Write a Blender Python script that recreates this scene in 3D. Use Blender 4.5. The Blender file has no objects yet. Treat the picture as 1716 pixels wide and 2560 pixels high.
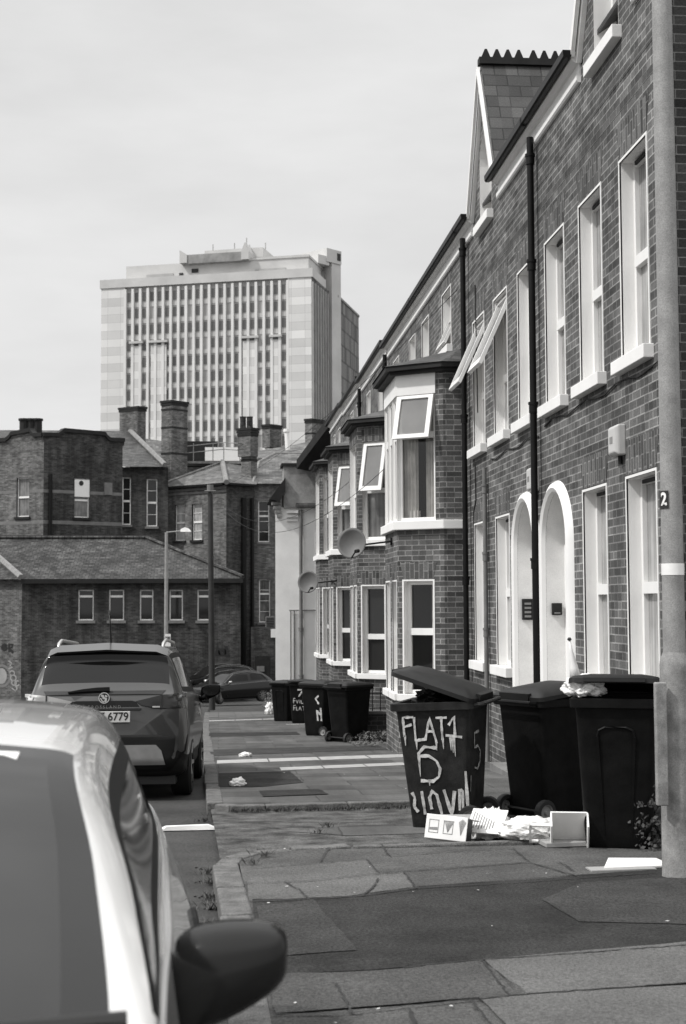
import bpy, bmesh, math, random
from mathutils import Vector, Matrix, noise
from mathutils.bvhtree import BVHTree
random.seed(7)
SC = bpy.context.scene
COL = SC.collection
PI = math.pi
# ------------------------------------------------------------------ camera (street runs along +Y, eye at z = 0)
FPX, CX, CY = 3555.0, 858.0, 1280.0
RL = math.radians(0.26)
def unroll(u, v):
    x, y = u - CX, v - CY
    c, s = math.cos(RL), math.sin(RL)
    return x * c - y * s, x * s + y * c
_x, _y = unroll(547, 1508)
PT = math.atan(_y / FPX); YW = math.atan(-_x / FPX * math.cos(PT))
Fv = Vector((math.sin(YW) * math.cos(PT), math.cos(YW) * math.cos(PT), math.sin(PT)))
Rv = Vector((math.cos(YW), -math.sin(YW), 0)); Uv = Rv.cross(Fv)
c_, s_ = math.cos(RL), math.sin(RL)
Rc = Rv * c_ - Uv * s_; Uc = Rv * s_ + Uv * c_
cam_d = bpy.data.cameras.new('camera'); cam = bpy.data.objects.new('camera', cam_d); COL.objects.link(cam)
M3 = Matrix((Rc, Uc, -Fv)).transposed()
cam.matrix_world = M3.to_4x4()
cam_d.sensor_fit = 'VERTICAL'; cam_d.sensor_height = 36; cam_d.sensor_width = 36 * 0.67
cam_d.lens = 36 * FPX / 2560; cam_d.clip_start = 0.1; cam_d.clip_end = 4000
cam_d.dof.use_dof = True; cam_d.dof.focus_distance = 13; cam_d.dof.aperture_fstop = 5.6
SC.camera = cam
# ------------------------------------------------------------------ sky, sun, exposure
SUN_EL, SUN_AZ = math.radians(50), math.radians(-107)      # azimuth from +Y towards +X; the sun stands left of the street
W = bpy.data.worlds.new('World'); SC.world = W; W.use_nodes = True
nt = W.node_tree; nt.nodes.clear()
def N(t, k, **kw):
    n = t.nodes.new(k)
    for a, b in kw.items():
        if a in n.inputs: n.inputs[a].default_value = b
        else: setattr(n, a, b)
    return n
sky = N(nt, 'ShaderNodeTexSky', sky_type='NISHITA', sun_disc=False, sun_elevation=SUN_EL, sun_rotation=SUN_AZ, air_density=1.0, dust_density=3.0)
bw = N(nt, 'ShaderNodeRGBToBW'); nt.links.new(sky.outputs[0], bw.inputs[0])
tc = N(nt, 'ShaderNodeTexCoord'); mp = N(nt, 'ShaderNodeMapping'); mp.inputs['Scale'].default_value = (1.2, 1.2, 4.0)
nt.links.new(tc.outputs['Generated'], mp.inputs[0])
nz = N(nt, 'ShaderNodeTexNoise', Scale=3.0, Detail=5.0, Roughness=0.55); nt.links.new(mp.outputs[0], nz.inputs[0])
cr = N(nt, 'ShaderNodeMapRange'); cr.inputs['From Min'].default_value = 0.3; cr.inputs['From Max'].default_value = 0.7
cr.inputs['To Min'].default_value = 7.3; cr.inputs['To Max'].default_value = 8.7; nt.links.new(nz.outputs[0], cr.inputs[0])
mx = N(nt, 'ShaderNodeMix', data_type='FLOAT'); mx.inputs[0].default_value = 0.96
nt.links.new(bw.outputs[0], mx.inputs[2]); nt.links.new(cr.outputs[0], mx.inputs[3])
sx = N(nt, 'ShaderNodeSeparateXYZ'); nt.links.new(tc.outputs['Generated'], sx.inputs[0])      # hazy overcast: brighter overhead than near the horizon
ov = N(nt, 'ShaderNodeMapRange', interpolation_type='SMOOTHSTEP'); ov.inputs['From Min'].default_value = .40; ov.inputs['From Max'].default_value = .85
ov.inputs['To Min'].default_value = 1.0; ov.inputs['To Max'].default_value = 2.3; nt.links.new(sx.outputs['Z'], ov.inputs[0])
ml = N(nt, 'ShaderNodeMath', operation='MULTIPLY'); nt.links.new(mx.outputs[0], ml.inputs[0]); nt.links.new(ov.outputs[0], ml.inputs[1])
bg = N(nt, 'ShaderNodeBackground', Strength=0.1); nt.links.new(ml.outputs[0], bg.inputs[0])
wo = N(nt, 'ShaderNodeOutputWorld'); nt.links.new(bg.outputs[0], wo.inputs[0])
sl = bpy.data.lights.new('sun', 'SUN'); sl.energy = 3.0; sl.angle = math.radians(2.5); sl.color = (1, 0.99, 0.975)
so = bpy.data.objects.new('sun', sl); COL.objects.link(so)
sd = Vector((math.sin(SUN_AZ) * math.cos(SUN_EL), math.cos(SUN_AZ) * math.cos(SUN_EL), math.sin(SUN_EL)))
so.rotation_euler = sd.to_track_quat('Z', 'Y').to_euler()
SC.view_settings.view_transform = 'Standard'; SC.view_settings.look = 'None'; SC.view_settings.exposure = 0.0; SC.view_settings.gamma = 1
# ------------------------------------------------------------------ measuring helpers
def ray(u, v):
    x, y = unroll(u, v); return Fv * FPX + Rv * x - Uv * y
def PY(u, v, Y): r = ray(u, v); return r * (Y / r.y)
def PX(u, v, X): r = ray(u, v); return r * (X / r.x)
def g(Y):
    Y = min(Y, 66.0)
    return -(1.38 + .026 * Y) - .026 * max(0.0, Y - 10)
def PG(u, v, dz=0.0):
    r = ray(u, v); lo, hi = 1.0, 200.0
    for _ in range(50):
        m = (lo + hi) / 2
        if r.z / r.y * m < g(m) + dz: hi = m
        else: lo = m
    return r * (lo / r.y)
class T:
    """vertical face frame: s runs along it, d into it, z up"""
    def __init__(s, a, b, flip=False):
        s.A = Vector((a[0], a[1])); d = Vector((b[0] - a[0], b[1] - a[1])); s.L = d.length; s.t = d.normalized()
        s.n = Vector((s.t.y, -s.t.x))
        if flip: s.n = -s.n
    def __call__(s, S, D, Z):
        p = s.A + s.t * S + s.n * D; return Vector((p.x, p.y, Z))
    def hit(s, u, v):
        r = ray(u, v); k = s.A.dot(s.n) / Vector((r.x, r.y)).dot(s.n); q = r * k
        return (Vector((q.x, q.y)) - s.A).dot(s.t), q.z
# ------------------------------------------------------------------ mesh builder
ORG = {}
class MB:
    def __init__(s): s.v = []; s.f = []; s.rot = False
    def poly(s, pts):
        i = len(s.v); s.v += [Vector(p) for p in pts]; s.f.append(tuple(range(i, i + len(pts)))); return s
    def quad(s, a, b, c, d): return s.poly([a, b, c, d])
    def add(s, vs, fs):
        i = len(s.v); s.v += [Vector(p) for p in vs]; s.f += [tuple(i + k for k in f) for f in fs]; return s
    def box(s, x0, x1, y0, y1, z0, z1, Mx=None):
        vs = [Vector((x, y, z)) for z in (z0, z1) for y in (y0, y1) for x in (x0, x1)]
        if Mx is not None: vs = [Mx @ p for p in vs]
        return s.add(vs, [(0, 2, 3, 1), (4, 5, 7, 6), (0, 1, 5, 4), (2, 6, 7, 3), (0, 4, 6, 2), (1, 3, 7, 5)])
    def tbox(s, t, s0, s1, d0, d1, z0, z1):
        vs = [t(a, b, z) for z in (z0, z1) for b in (d0, d1) for a in (s0, s1)]
        return s.add(vs, [(0, 2, 3, 1), (4, 5, 7, 6), (0, 1, 5, 4), (2, 6, 7, 3), (0, 4, 6, 2), (1, 3, 7, 5)])
    def tube(s, pts, r, n=10, cap=True):
        pts = [Vector(p) for p in pts]; rs = r if isinstance(r, (list, tuple)) else [r] * len(pts)
        rings = []; up = None
        for k, p in enumerate(pts):
            d = (pts[min(k + 1, len(pts) - 1)] - pts[max(k - 1, 0)]).normalized()
            if up is None: up = Vector((0, 0, 1)) if abs(d.z) < .9 else Vector((1, 0, 0))
            a = d.cross(up).normalized(); b = d.cross(a).normalized(); up = -b if False else up
            rings.append([p + (a * math.cos(2 * PI * i / n) + b * math.sin(2 * PI * i / n)) * rs[k] for i in range(n)])
        return s.rings(rings, cap)
    def rings(s, rings, cap=True, closed=True):
        i0 = len(s.v); n = len(rings[0])
        for r in rings: s.v += [Vector(p) for p in r]
        for k in range(len(rings) - 1):
            for i in range(n if closed else n - 1):
                a = i0 + k * n + i; b = i0 + k * n + (i + 1) % n
                s.f.append((a, b, b + n, a + n))
        if cap:
            s.f.append(tuple(reversed(range(i0, i0 + n)))); k = i0 + (len(rings) - 1) * n; s.f.append(tuple(range(k, k + n)))
        return s
    def prism(s, pts, off):
        off = Vector(off); a = [Vector(p) for p in pts]; n = len(a); i = len(s.v)
        s.v += a + [p + off for p in a]
        s.f.append(tuple(range(i + n - 1, i - 1, -1))); s.f.append(tuple(range(i + n, i + 2 * n)))
        for k in range(n):
            m = (k + 1) % n; s.f.append((i + k, i + m, i + n + m, i + n + k))
        return s
    def disc(s, c, nrm, r, th, n=20):
        nrm = Vector(nrm).normalized(); a = nrm.orthogonal().normalized(); b = nrm.cross(a); c = Vector(c)
        s.prism([c + (a * math.cos(2 * PI * i / n) + b * math.sin(2 * PI * i / n)) * r for i in range(n)], nrm * th); return s
    def ribbon(s, pts, w, nrm, lift=0.0):
        nrm = Vector(nrm).normalized(); pts = [Vector(p) for p in pts]; L = []
        ws = w if isinstance(w, (list, tuple)) else [w] * len(pts)
        for k, p in enumerate(pts):
            d = (pts[min(k + 1, len(pts) - 1)] - pts[max(k - 1, 0)]).normalized(); q = d.cross(nrm).normalized() * ws[k] / 2
            L.append((p + q + nrm * lift, p - q + nrm * lift))
        for k in range(len(L) - 1): s.quad(L[k][0], L[k][1], L[k + 1][1], L[k + 1][0])
        return s
    def wall(s, t, s0, s1, z0, z1, holes=(), d=0.0):
        ss = sorted({s0, s1, *[min(max(h[k], s0), s1) for h in holes for k in (0, 1)]})
        zs = sorted({z0, z1, *[min(max(h[k], z0), z1) for h in holes for k in (2, 3)]})
        for i in range(len(ss) - 1):
            for j in range(len(zs) - 1):
                a, b = (ss[i] + ss[i + 1]) / 2, (zs[j] + zs[j + 1]) / 2
                if any(h[0] < a < h[1] and h[2] < b < h[3] for h in holes): continue
                s.quad(t(ss[i], d, zs[j]), t(ss[i + 1], d, zs[j]), t(ss[i + 1], d, zs[j + 1]), t(ss[i], d, zs[j + 1]))
        return s
    def build(s, name, mat, parent=None, smooth=False, bevel=0.0, weld=False, sub=0, uv=True):
        me = bpy.data.meshes.new(name); o = bpy.data.objects.new(name, me); COL.objects.link(o)
        if parent is not None: off = ORG[parent.name].copy()
        else:
            xs = [p.x for p in s.v]; ys = [p.y for p in s.v]
            off = Vector(((min(xs) + max(xs)) / 2, (min(ys) + max(ys)) / 2, min(p.z for p in s.v)))
        me.from_pydata([p - off for p in s.v], [], s.f); me.materials.append(mat)
        if uv:
            ul = me.uv_layers.new(name='UVMap'); Z = Vector((0, 0, 1))
            for pl in me.polygons:
                n = pl.normal
                if abs(n.z) > .985: a, b = Vector((1, 0, 0)), Vector((0, 1, 0))
                else: a = Z.cross(n).normalized(); b = n.cross(a)
                for li in pl.loop_indices:
                    p = me.vertices[me.loops[li].vertex_index].co + off; ul.data[li].uv = (p.dot(a), p.dot(b))
        if weld or smooth:
            bm = bmesh.new(); bm.from_mesh(me); bmesh.ops.remove_doubles(bm, verts=bm.verts, dist=1e-4)
            bmesh.ops.recalc_face_normals(bm, faces=bm.faces) if weld else None
            bm.to_mesh(me); bm.free()
        if smooth:
            me.shade_smooth()
            if smooth != 'full':
                m_ = o.modifiers.new('es', 'EDGE_SPLIT'); m_.split_angle = math.radians(40)
        if bevel:
            b = o.modifiers.new('bev', 'BEVEL'); b.width = bevel; b.segments = 2; b.limit_method = 'ANGLE'; b.angle_limit = .6
        if sub: q = o.modifiers.new('sub', 'SUBSURF'); q.levels = sub; q.render_levels = sub
        if parent is not None: o.parent = parent; ORG[o.name] = ORG[parent.name].copy()
        else: o.location = off; ORG[o.name] = off
        return o
def tag(o, label=None, cat=None, group=None, kind=None):
    if label: o['label'] = label
    if cat: o['category'] = cat
    if group: o['group'] = group
    if kind: o['kind'] = kind
    return o
def thing(name, label, cat, loc=(0, 0, 0), group=None):
    o = bpy.data.objects.new(name, None); COL.objects.link(o); o.location = loc; o.empty_display_size = .2
    ORG[o.name] = Vector(loc); return tag(o, label, cat, group)
def local(name, label, cat, group=None):
    return thing(name, label, cat, (0, 0, 0), group)
def place(o, loc, rz=0.0, rx=0.0, ry=0.0):
    o.location = loc; o.rotation_mode = 'ZYX' if False else 'XYZ'
    o.rotation_euler = (Matrix.Rotation(rx, 3, 'X') @ Matrix.Rotation(ry, 3, 'Y') @ Matrix.Rotation(rz, 3, 'Z')).to_euler()
# ------------------------------------------------------------------ materials
def G(v): return (v * 1.0, v * .992, v * .975, 1)
def base_mat(name):
    m = bpy.data.materials.new(name); m.use_nodes = True; t = m.node_tree; t.nodes.clear()
    b = N(t, 'ShaderNodeBsdfPrincipled'); o = N(t, 'ShaderNodeOutputMaterial'); t.links.new(b.outputs[0], o.inputs[0])
    return m, t, b
def mul(t, sock, fac_sock, lo, hi, a=.3, b_=.7):
    mr = N(t, 'ShaderNodeMapRange'); mr.inputs['From Min'].default_value = a; mr.inputs['From Max'].default_value = b_
    mr.inputs['To Min'].default_value = lo; mr.inputs['To Max'].default_value = hi; t.links.new(fac_sock, mr.inputs[0])
    vm = N(t, 'ShaderNodeVectorMath', operation='SCALE'); t.links.new(sock, vm.inputs[0]); t.links.new(mr.outputs[0], vm.inputs['Scale'])
    return vm.outputs[0]
def rgb(t, c): n = N(t, 'ShaderNodeRGB'); n.outputs[0].default_value = c; return n.outputs[0]
def plain(name, v, rough=.5, metal=0.0, var=.12, nscale=6.0, bump=0.0, bscale=60.0, spec=.5, coat=0.0, fine=0.0):
    m, t, b = base_mat(name); g_ = N(t, 'ShaderNodeNewGeometry')
    n1 = N(t, 'ShaderNodeTexNoise', Scale=nscale, Detail=6.0, Roughness=.6); t.links.new(g_.outputs['Position'], n1.inputs[0])
    s = mul(t, rgb(t, G(v)), n1.outputs[0], 1 - var, 1 + var)
    if fine:
        n3 = N(t, 'ShaderNodeTexNoise', Scale=max(70.0, nscale * 18), Detail=6.0, Roughness=.75); t.links.new(g_.outputs['Position'], n3.inputs[0])
        s = mul(t, s, n3.outputs[0], 1 - fine, 1 + fine)
    t.links.new(s, b.inputs['Base Color'])
    b.inputs['Roughness'].default_value = rough; b.inputs['Metallic'].default_value = metal
    b.inputs['Specular IOR Level'].default_value = spec; b.inputs['Coat Weight'].default_value = coat; b.inputs['Coat Roughness'].default_value = .04
    if bump:
        n2 = N(t, 'ShaderNodeTexNoise', Scale=bscale, Detail=4.0); t.links.new(g_.outputs['Position'], n2.inputs[0])
        bp = N(t, 'ShaderNodeBump', Strength=bump, Distance=.01); t.links.new(n2.outputs[0], bp.inputs['Height']); t.links.new(bp.outputs[0], b.inputs['Normal'])
    return m
def cellmat(name, c1, c2, mortar, bw_=.225, rh=.075, ms=.008, rough=.9, var=.25, rot=0.0, bump=.5, bias=0.0, offset=.5, fine=.25, bigscale=.6, distort=0.0, bigvar=None, tonevar=.35, streak=0.0, rowalt=0.0):
    m, t, b = base_mat(name); uv = N(t, 'ShaderNodeUVMap', uv_map='UVMap')
    mp = N(t, 'ShaderNodeMapping'); mp.inputs['Rotation'].default_value = (0, 0, rot); t.links.new(uv.outputs[0], mp.inputs[0])
    src = mp.outputs[0]
    if distort:
        nd = N(t, 'ShaderNodeTexNoise', Scale=3.0, Detail=3.0); t.links.new(src, nd.inputs[0])
        sb = N(t, 'ShaderNodeVectorMath', operation='SUBTRACT'); t.links.new(nd.outputs['Color'], sb.inputs[0]); sb.inputs[1].default_value = (.5, .5, .5)
        sc = N(t, 'ShaderNodeVectorMath', operation='SCALE'); t.links.new(sb.outputs[0], sc.inputs[0]); sc.inputs['Scale'].default_value = distort
        ad = N(t, 'ShaderNodeVectorMath', operation='ADD'); t.links.new(src, ad.inputs[0]); t.links.new(sc.outputs[0], ad.inputs[1]); src = ad.outputs[0]
    br = N(t, 'ShaderNodeTexBrick'); br.offset = offset; br.inputs['Scale'].default_value = 1.0
    br.inputs['Brick Width'].default_value = bw_; br.inputs['Row Height'].default_value = rh; br.inputs['Mortar Size'].default_value = ms
    br.inputs['Mortar Smooth'].default_value = .3; br.inputs['Bias'].default_value = bias
    br.inputs['Color1'].default_value = G(c1); br.inputs['Color2'].default_value = G(c2); br.inputs['Mortar'].default_value = G(mortar)
    t.links.new(src, br.inputs[0])
    n1 = N(t, 'ShaderNodeTexNoise', Scale=bigscale, Detail=6.0, Roughness=.65); t.links.new(mp.outputs[0], n1.inputs[0])
    bv = var if bigvar is None else bigvar
    s = mul(t, br.outputs[0], n1.outputs[0], 1 - bv, 1 + bv)
    sp_ = N(t, 'ShaderNodeSeparateXYZ'); t.links.new(src, sp_.inputs[0])
    def mth(op, x, y=None):
        q = N(t, 'ShaderNodeMath', operation=op)
        for i_, k_ in enumerate((x, y)):
            if k_ is None: continue
            if isinstance(k_, (int, float)): q.inputs[i_].default_value = k_
            else: t.links.new(k_, q.inputs[i_])
        return q.outputs[0]
    row = mth('FLOOR', mth('DIVIDE', sp_.outputs[1], rh)); par_ = mth('FLOORED_MODULO', row, 2.0)
    colm = mth('FLOOR', mth('ADD', mth('DIVIDE', sp_.outputs[0], bw_), mth('MULTIPLY', par_, offset)))
    cb = N(t, 'ShaderNodeCombineXYZ'); t.links.new(row, cb.inputs[0]); t.links.new(colm, cb.inputs[1])
    wn = N(t, 'ShaderNodeTexWhiteNoise', noise_dimensions='2D'); t.links.new(cb.outputs[0], wn.inputs[0])
    s = mul(t, s, wn.outputs['Value'], 1 - tonevar, 1 + tonevar, 0.0, 1.0)
    if rowalt: s = mul(t, s, par_, 1 - rowalt, 1.0, 0.0, 1.0)
    n2 = N(t, 'ShaderNodeTexNoise', Scale=45.0, Detail=4.0, Roughness=.7); t.links.new(mp.outputs[0], n2.inputs[0])
    s = mul(t, s, n2.outputs[0], 1 - fine, 1 + fine)
    if streak:
        mp5 = N(t, 'ShaderNodeMapping'); mp5.inputs['Scale'].default_value = (2.2, .28, 1); t.links.new(uv.outputs[0], mp5.inputs[0])
        n5 = N(t, 'ShaderNodeTexNoise', Scale=1.0, Detail=5.0, Roughness=.6); t.links.new(mp5.outputs[0], n5.inputs[0]); s = mul(t, s, n5.outputs[0], 1 - streak, 1 + streak * .8, .35, .65)
    t.links.new(s, b.inputs['Base Color']); b.inputs['Roughness'].default_value = rough; b.inputs['Specular IOR Level'].default_value = .25
    sub = N(t, 'ShaderNodeMath', operation='MULTIPLY_ADD'); t.links.new(br.outputs['Fac'], sub.inputs[0]); sub.inputs[1].default_value = -1.0
    t.links.new(n2.outputs[0], sub.inputs[2])
    bp = N(t, 'ShaderNodeBump', Strength=bump, Distance=.006); t.links.new(sub.outputs[0], bp.inputs['Height']); t.links.new(bp.outputs[0], b.inputs['Normal'])
    return m
def glassy(name, v, rough=.08, tr=0.0, tint=.5, var=.1, spec=.5, folds=0.0):
    m, t, b = base_mat(name); g_ = N(t, 'ShaderNodeNewGeometry')
    n1 = N(t, 'ShaderNodeTexNoise', Scale=2.5, Detail=3.0); t.links.new(g_.outputs['Position'], n1.inputs[0])
    s = mul(t, rgb(t, G(v)), n1.outputs[0], 1 - var, 1 + var)
    if folds:
        uv = N(t, 'ShaderNodeUVMap', uv_map='UVMap'); mp = N(t, 'ShaderNodeMapping'); mp.inputs['Scale'].default_value = (16, .7, 1); t.links.new(uv.outputs[0], mp.inputs[0])
        n2 = N(t, 'ShaderNodeTexNoise', Scale=1.0, Detail=3.0); t.links.new(mp.outputs[0], n2.inputs[0]); s = mul(t, s, n2.outputs[0], 1 - folds, 1 + folds)
    t.links.new(s, b.inputs['Base Color']); b.inputs['Roughness'].default_value = rough; b.inputs['Specular IOR Level'].default_value = spec
    if tr:
        out = [n for n in t.nodes if n.type == 'OUTPUT_MATERIAL'][0]
        tp = N(t, 'ShaderNodeBsdfTransparent', Color=G(tint)); fr = N(t, 'ShaderNodeFresnel', IOR=1.5)
        gl = N(t, 'ShaderNodeBsdfGlossy', Roughness=rough); gl.inputs[0].default_value = (1, 1, 1, 1)
        m1 = N(t, 'ShaderNodeMixShader'); t.links.new(fr.outputs[0], m1.inputs[0]); t.links.new(tp.outputs[0], m1.inputs[1]); t.links.new(gl.outputs[0], m1.inputs[2])
        m2 = N(t, 'ShaderNodeMixShader', Fac=1 - tr); m2.inputs[0].default_value = 1 - tr
        t.links.new(m1.outputs[0], m2.inputs[1]); t.links.new(b.outputs[0], m2.inputs[2]); t.links.new(m2.outputs[0], out.inputs[0])
    return m
def paint(name, v, rough=.25, inner=.02, coat=1.0, metal=0.0, spec=.5):
    m, t, b = base_mat(name); g_ = N(t, 'ShaderNodeNewGeometry'); mxx = N(t, 'ShaderNodeMix', data_type='RGBA')
    n1 = N(t, 'ShaderNodeTexNoise', Scale=1.5, Detail=4.0); t.links.new(g_.outputs['Position'], n1.inputs[0])
    s = mul(t, rgb(t, G(v)), n1.outputs[0], .94, 1.06)
    t.links.new(g_.outputs['Backfacing'], mxx.inputs[0]); t.links.new(s, mxx.inputs[6]); mxx.inputs[7].default_value = G(inner)
    t.links.new(mxx.outputs[2], b.inputs['Base Color']); b.inputs['Roughness'].default_value = rough; b.inputs['Metallic'].default_value = metal
    b.inputs['Specular IOR Level'].default_value = spec; b.inputs['Coat Weight'].default_value = coat; b.inputs['Coat Roughness'].default_value = .03
    return m
M = dict(
 brick=cellmat('brick_weathered', .075, .12, .24, ms=.008, var=.22, bigvar=.25, tonevar=.42, streak=.2),
 brick_sold=cellmat('brick_soldier', .055, .12, .19, rot=PI / 2, ms=.008, var=.2, bigvar=.2, bump=.4),
 brick_shade=cellmat('brick_dark_face', .04, .065, .11, ms=.008, var=.3, bigvar=.25, tonevar=.4),
 brick_gable=cellmat('brick_gable', .022, .04, .10, ms=.006, var=.3, bigvar=.3, tonevar=.4),  # facade brick darkened to carry the gable end's shade in its colour
 brick_band=cellmat('brick_dark_band', .06, .09, .14, ms=.008, var=.3),
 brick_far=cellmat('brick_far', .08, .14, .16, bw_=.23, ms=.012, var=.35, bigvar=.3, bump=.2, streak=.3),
 brick_far_shade=cellmat('brick_far_shaded', .034, .056, .07, bw_=.23, ms=.012, var=.35, bigvar=.4, bump=.2, streak=.4),  # far brick darkened, with the shade of faces turned from the sun in its colour
 slate=cellmat('slate_roof', .05, .085, .03, bw_=.32, rh=.2, ms=.01, var=.3, rough=.6, bump=.6, bigvar=.3),
 tile=cellmat('tile_roof', .035, .065, .012, bw_=.3, rh=.26, ms=.02, var=.35, rough=.75, bump=.8, bigvar=.4, tonevar=.5),
 slate_lt=cellmat('slate_roof_pale', .09, .15, .06, bw_=.4, rh=.26, ms=.012, var=.35, rough=.7, bump=.6, bigvar=.35),
 slab=cellmat('paving_slabs', .07, .10, .05, bw_=.92, rh=.62, ms=.008, rough=.9, var=.35, bigvar=.3, fine=.22, distort=.05, bigscale=1.3, tonevar=.16, bump=.7, streak=.25),
 slab_big=cellmat('paving_slabs_large', .10, .12, .03, bw_=1.02, rh=.62, ms=.012, rough=.9, var=.3, bigvar=.2, fine=.2, distort=.04, bigscale=1.3, tonevar=.15, bump=.7),
 tarmac=plain('tarmac_patch', .034, .95, var=.4, nscale=2.2, bump=1.0, bscale=160, fine=.9, spec=.2),
 tarmac2=plain('tarmac_patch_old', .05, .95, var=.3, nscale=2.2, bump=1.0, bscale=160, fine=.85, spec=.2),
 crossing=plain('worn_concrete', .085, .95, var=.75, nscale=4.5, bump=1.0, bscale=90, fine=.9, spec=.2),
 road=plain('road_asphalt', .055, .9, var=.3, nscale=1.2, bump=1.0, bscale=120, fine=.85, spec=.2),
 slabn=plain('near_paving', .085, .92, var=.45, nscale=1.3, bump=.9, bscale=120, fine=.7, spec=.2), slabl=plain('near_paving_pale', .112, .92, var=.2, nscale=2.0, bump=.9, bscale=120, fine=.6, spec=.2), slabd=plain('near_paving_dark', .068, .92, var=.3, nscale=2.0, bump=.9, bscale=120, fine=.75, spec=.2),
 kerb=plain('granite_kerb', .125, .9, var=.35, nscale=9, bump=1.0, bscale=45, fine=.8, spec=.2),
 kerbpaint=plain('pale_stone_strip', .36, .8, var=.2, nscale=9, fine=.2, bump=.2, bscale=80),
 earth=plain('ground_earth', .06, .95, var=.3, nscale=.3),
 white=plain('white_masonry_paint', .80, .6, var=.05, nscale=2.0, bump=.12, bscale=40),
 whiteold=plain('white_paint_worn', .80, .6, var=.10, nscale=3.0, bump=.2, bscale=25, fine=.08),
 upvc=plain('white_plastic_frame', .80, .35, var=.03),
 lead=plain('dark_fascia', .018, .65, var=.3, nscale=4, spec=.25),
 black=plain('black_gloss_paint', .006, .45, var=.3, nscale=5, spec=.2),
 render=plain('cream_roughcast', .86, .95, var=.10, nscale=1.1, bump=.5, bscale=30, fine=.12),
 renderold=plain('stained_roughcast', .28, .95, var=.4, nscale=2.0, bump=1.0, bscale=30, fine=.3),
 stone=plain('stone_band', .16, .85, var=.2, nscale=4),
 ridge=plain('ridge_tiles', .2, .85, var=.3, nscale=6),
 net=glassy('net_curtain_pane', .30, .10, var=.3, folds=.35), netdark=glassy('dim_pane', .10, .06, var=.5, folds=.6), darkpane=glassy('dark_pane', .02, .04),
 clear=glassy('clear_pane', .02, .03, tr=.92, tint=.8), curtain=plain('curtain_cloth', .62, .9, var=.25, nscale=5),
 room=plain('room_interior', .03, .9), greypane=glassy('grey_curtained_pane', .16, .08, var=.35, folds=.4),
 bin=plain('bin_plastic', .0045, .5, var=.6, nscale=7, bump=.2, bscale=18, fine=.6, spec=.15), binlid=plain('bin_lid_plastic', .010, .5, spec=.3, var=.35, nscale=5, bump=.1, bscale=20, fine=.2),
 bindust=plain('bin_plastic_faded', .016, .5, spec=.25, var=.6, nscale=9, bump=.2, bscale=18, fine=.7),
 rubber=plain('rubber', .012, .7, bump=.2), daub=plain('white_daubed_paint', .42, .7, var=.5, nscale=30, fine=.5), daub2=plain('faint_daubed_paint', .22, .7, var=.3, nscale=30),
 pole=plain('galvanised_pole', .26, .55, metal=.0, var=.2, nscale=7, fine=.35, bump=.15, bscale=30), poleold=plain('galvanised_pole_base', .23, .65, var=.38, nscale=9, fine=.4, bump=.2, bscale=40),
 polewhite=plain('white_band', .8, .5), steel=plain('bright_metal', .5, .3, metal=.7), timber=plain('dark_timber_post', .03, .8, var=.3, nscale=3),
 carwhite=paint('white_car_paint', .64, .2), cargrey=paint('grey_car_paint', .055, .3, metal=.4, coat=.5), cardark=paint('dark_car_paint', .006, .15, coat=0.0), carblack=paint('black_car_paint', .002, .14, coat=0.0, spec=.16),
 carglass=glassy('car_glass', .02, .06, tr=.12, tint=.25, var=.3, spec=.22), cartint=glassy('car_glass_tinted', .008, .05, spec=.3), frit=plain('glass_black_border', .010, .2, spec=.22, var=.1),
 plastic=plain('black_plastic_trim', .008, .6, spec=.2, var=.2, bump=.2, bscale=150), silver=plain('silver_trim', .22, .35, metal=.3), chrome=plain('chrome_letters', .6, .25, metal=.9),
 lampclear=glassy('tail_lamp_pale', .45, .1, var=.3), lamp_shaded=glassy('tail_lamp_shaded', .02, .06), plate=plain('number_plate', .5, .5), ink=plain('ink_black', .012, .6),
 card=plain('white_card', .74, .6, var=.06), print_=plain('grey_print', .22, .6), cardgrey=plain('grey_card', .3, .7), bag=plain('white_plastic_bag', .78, .35, var=.05, nscale=8),
 foam=plain('white_foam', .8, .7, var=.04), dish=plain('dish_grey', .12, .6, var=.12, nscale=5), alarm=plain('alarm_box_pale', .5, .45, var=.05),
 weed=plain('weed_leaves', .05, .8, var=.4, nscale=9), drygrass=plain('dry_grass', .12, .9, var=.3, nscale=9), litter=plain('litter_flecks', .55, .7, var=.4, nscale=20),
 twhite=cellmat('tower_white_panels', .64, .70, .50, bw_=3.0, rh=1.82, ms=.05, var=.06, bump=.1, offset=0, fine=.05, bigvar=.10, bigscale=.05, tonevar=.05, rowalt=.15),
 tpil=plain('tower_pilaster', .66, .7, var=.08, nscale=.2), tgrey=plain('tower_spandrel', .33, .6, var=.15, nscale=.4), tdark=glassy('tower_window', .08, .15),
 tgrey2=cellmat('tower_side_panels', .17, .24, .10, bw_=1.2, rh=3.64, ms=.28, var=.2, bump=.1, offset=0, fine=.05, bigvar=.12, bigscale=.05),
 tconc=plain('tower_concrete', .50, .8, var=.12, nscale=.2), tconcdark=plain('tower_concrete_stained', .24, .85, var=.4, nscale=.4),
)
M['sash'] = glassy('open_sash_pane', .36, .1, tr=.45, tint=.7)
M['hub'] = plain('wheel_hub', .22, .5)
M['tmid'] = glassy('tower_window_pale', .12, .2)
M['tband'] = plain('tower_grey_band', .46, .7, var=.06, nscale=.3)
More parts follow.
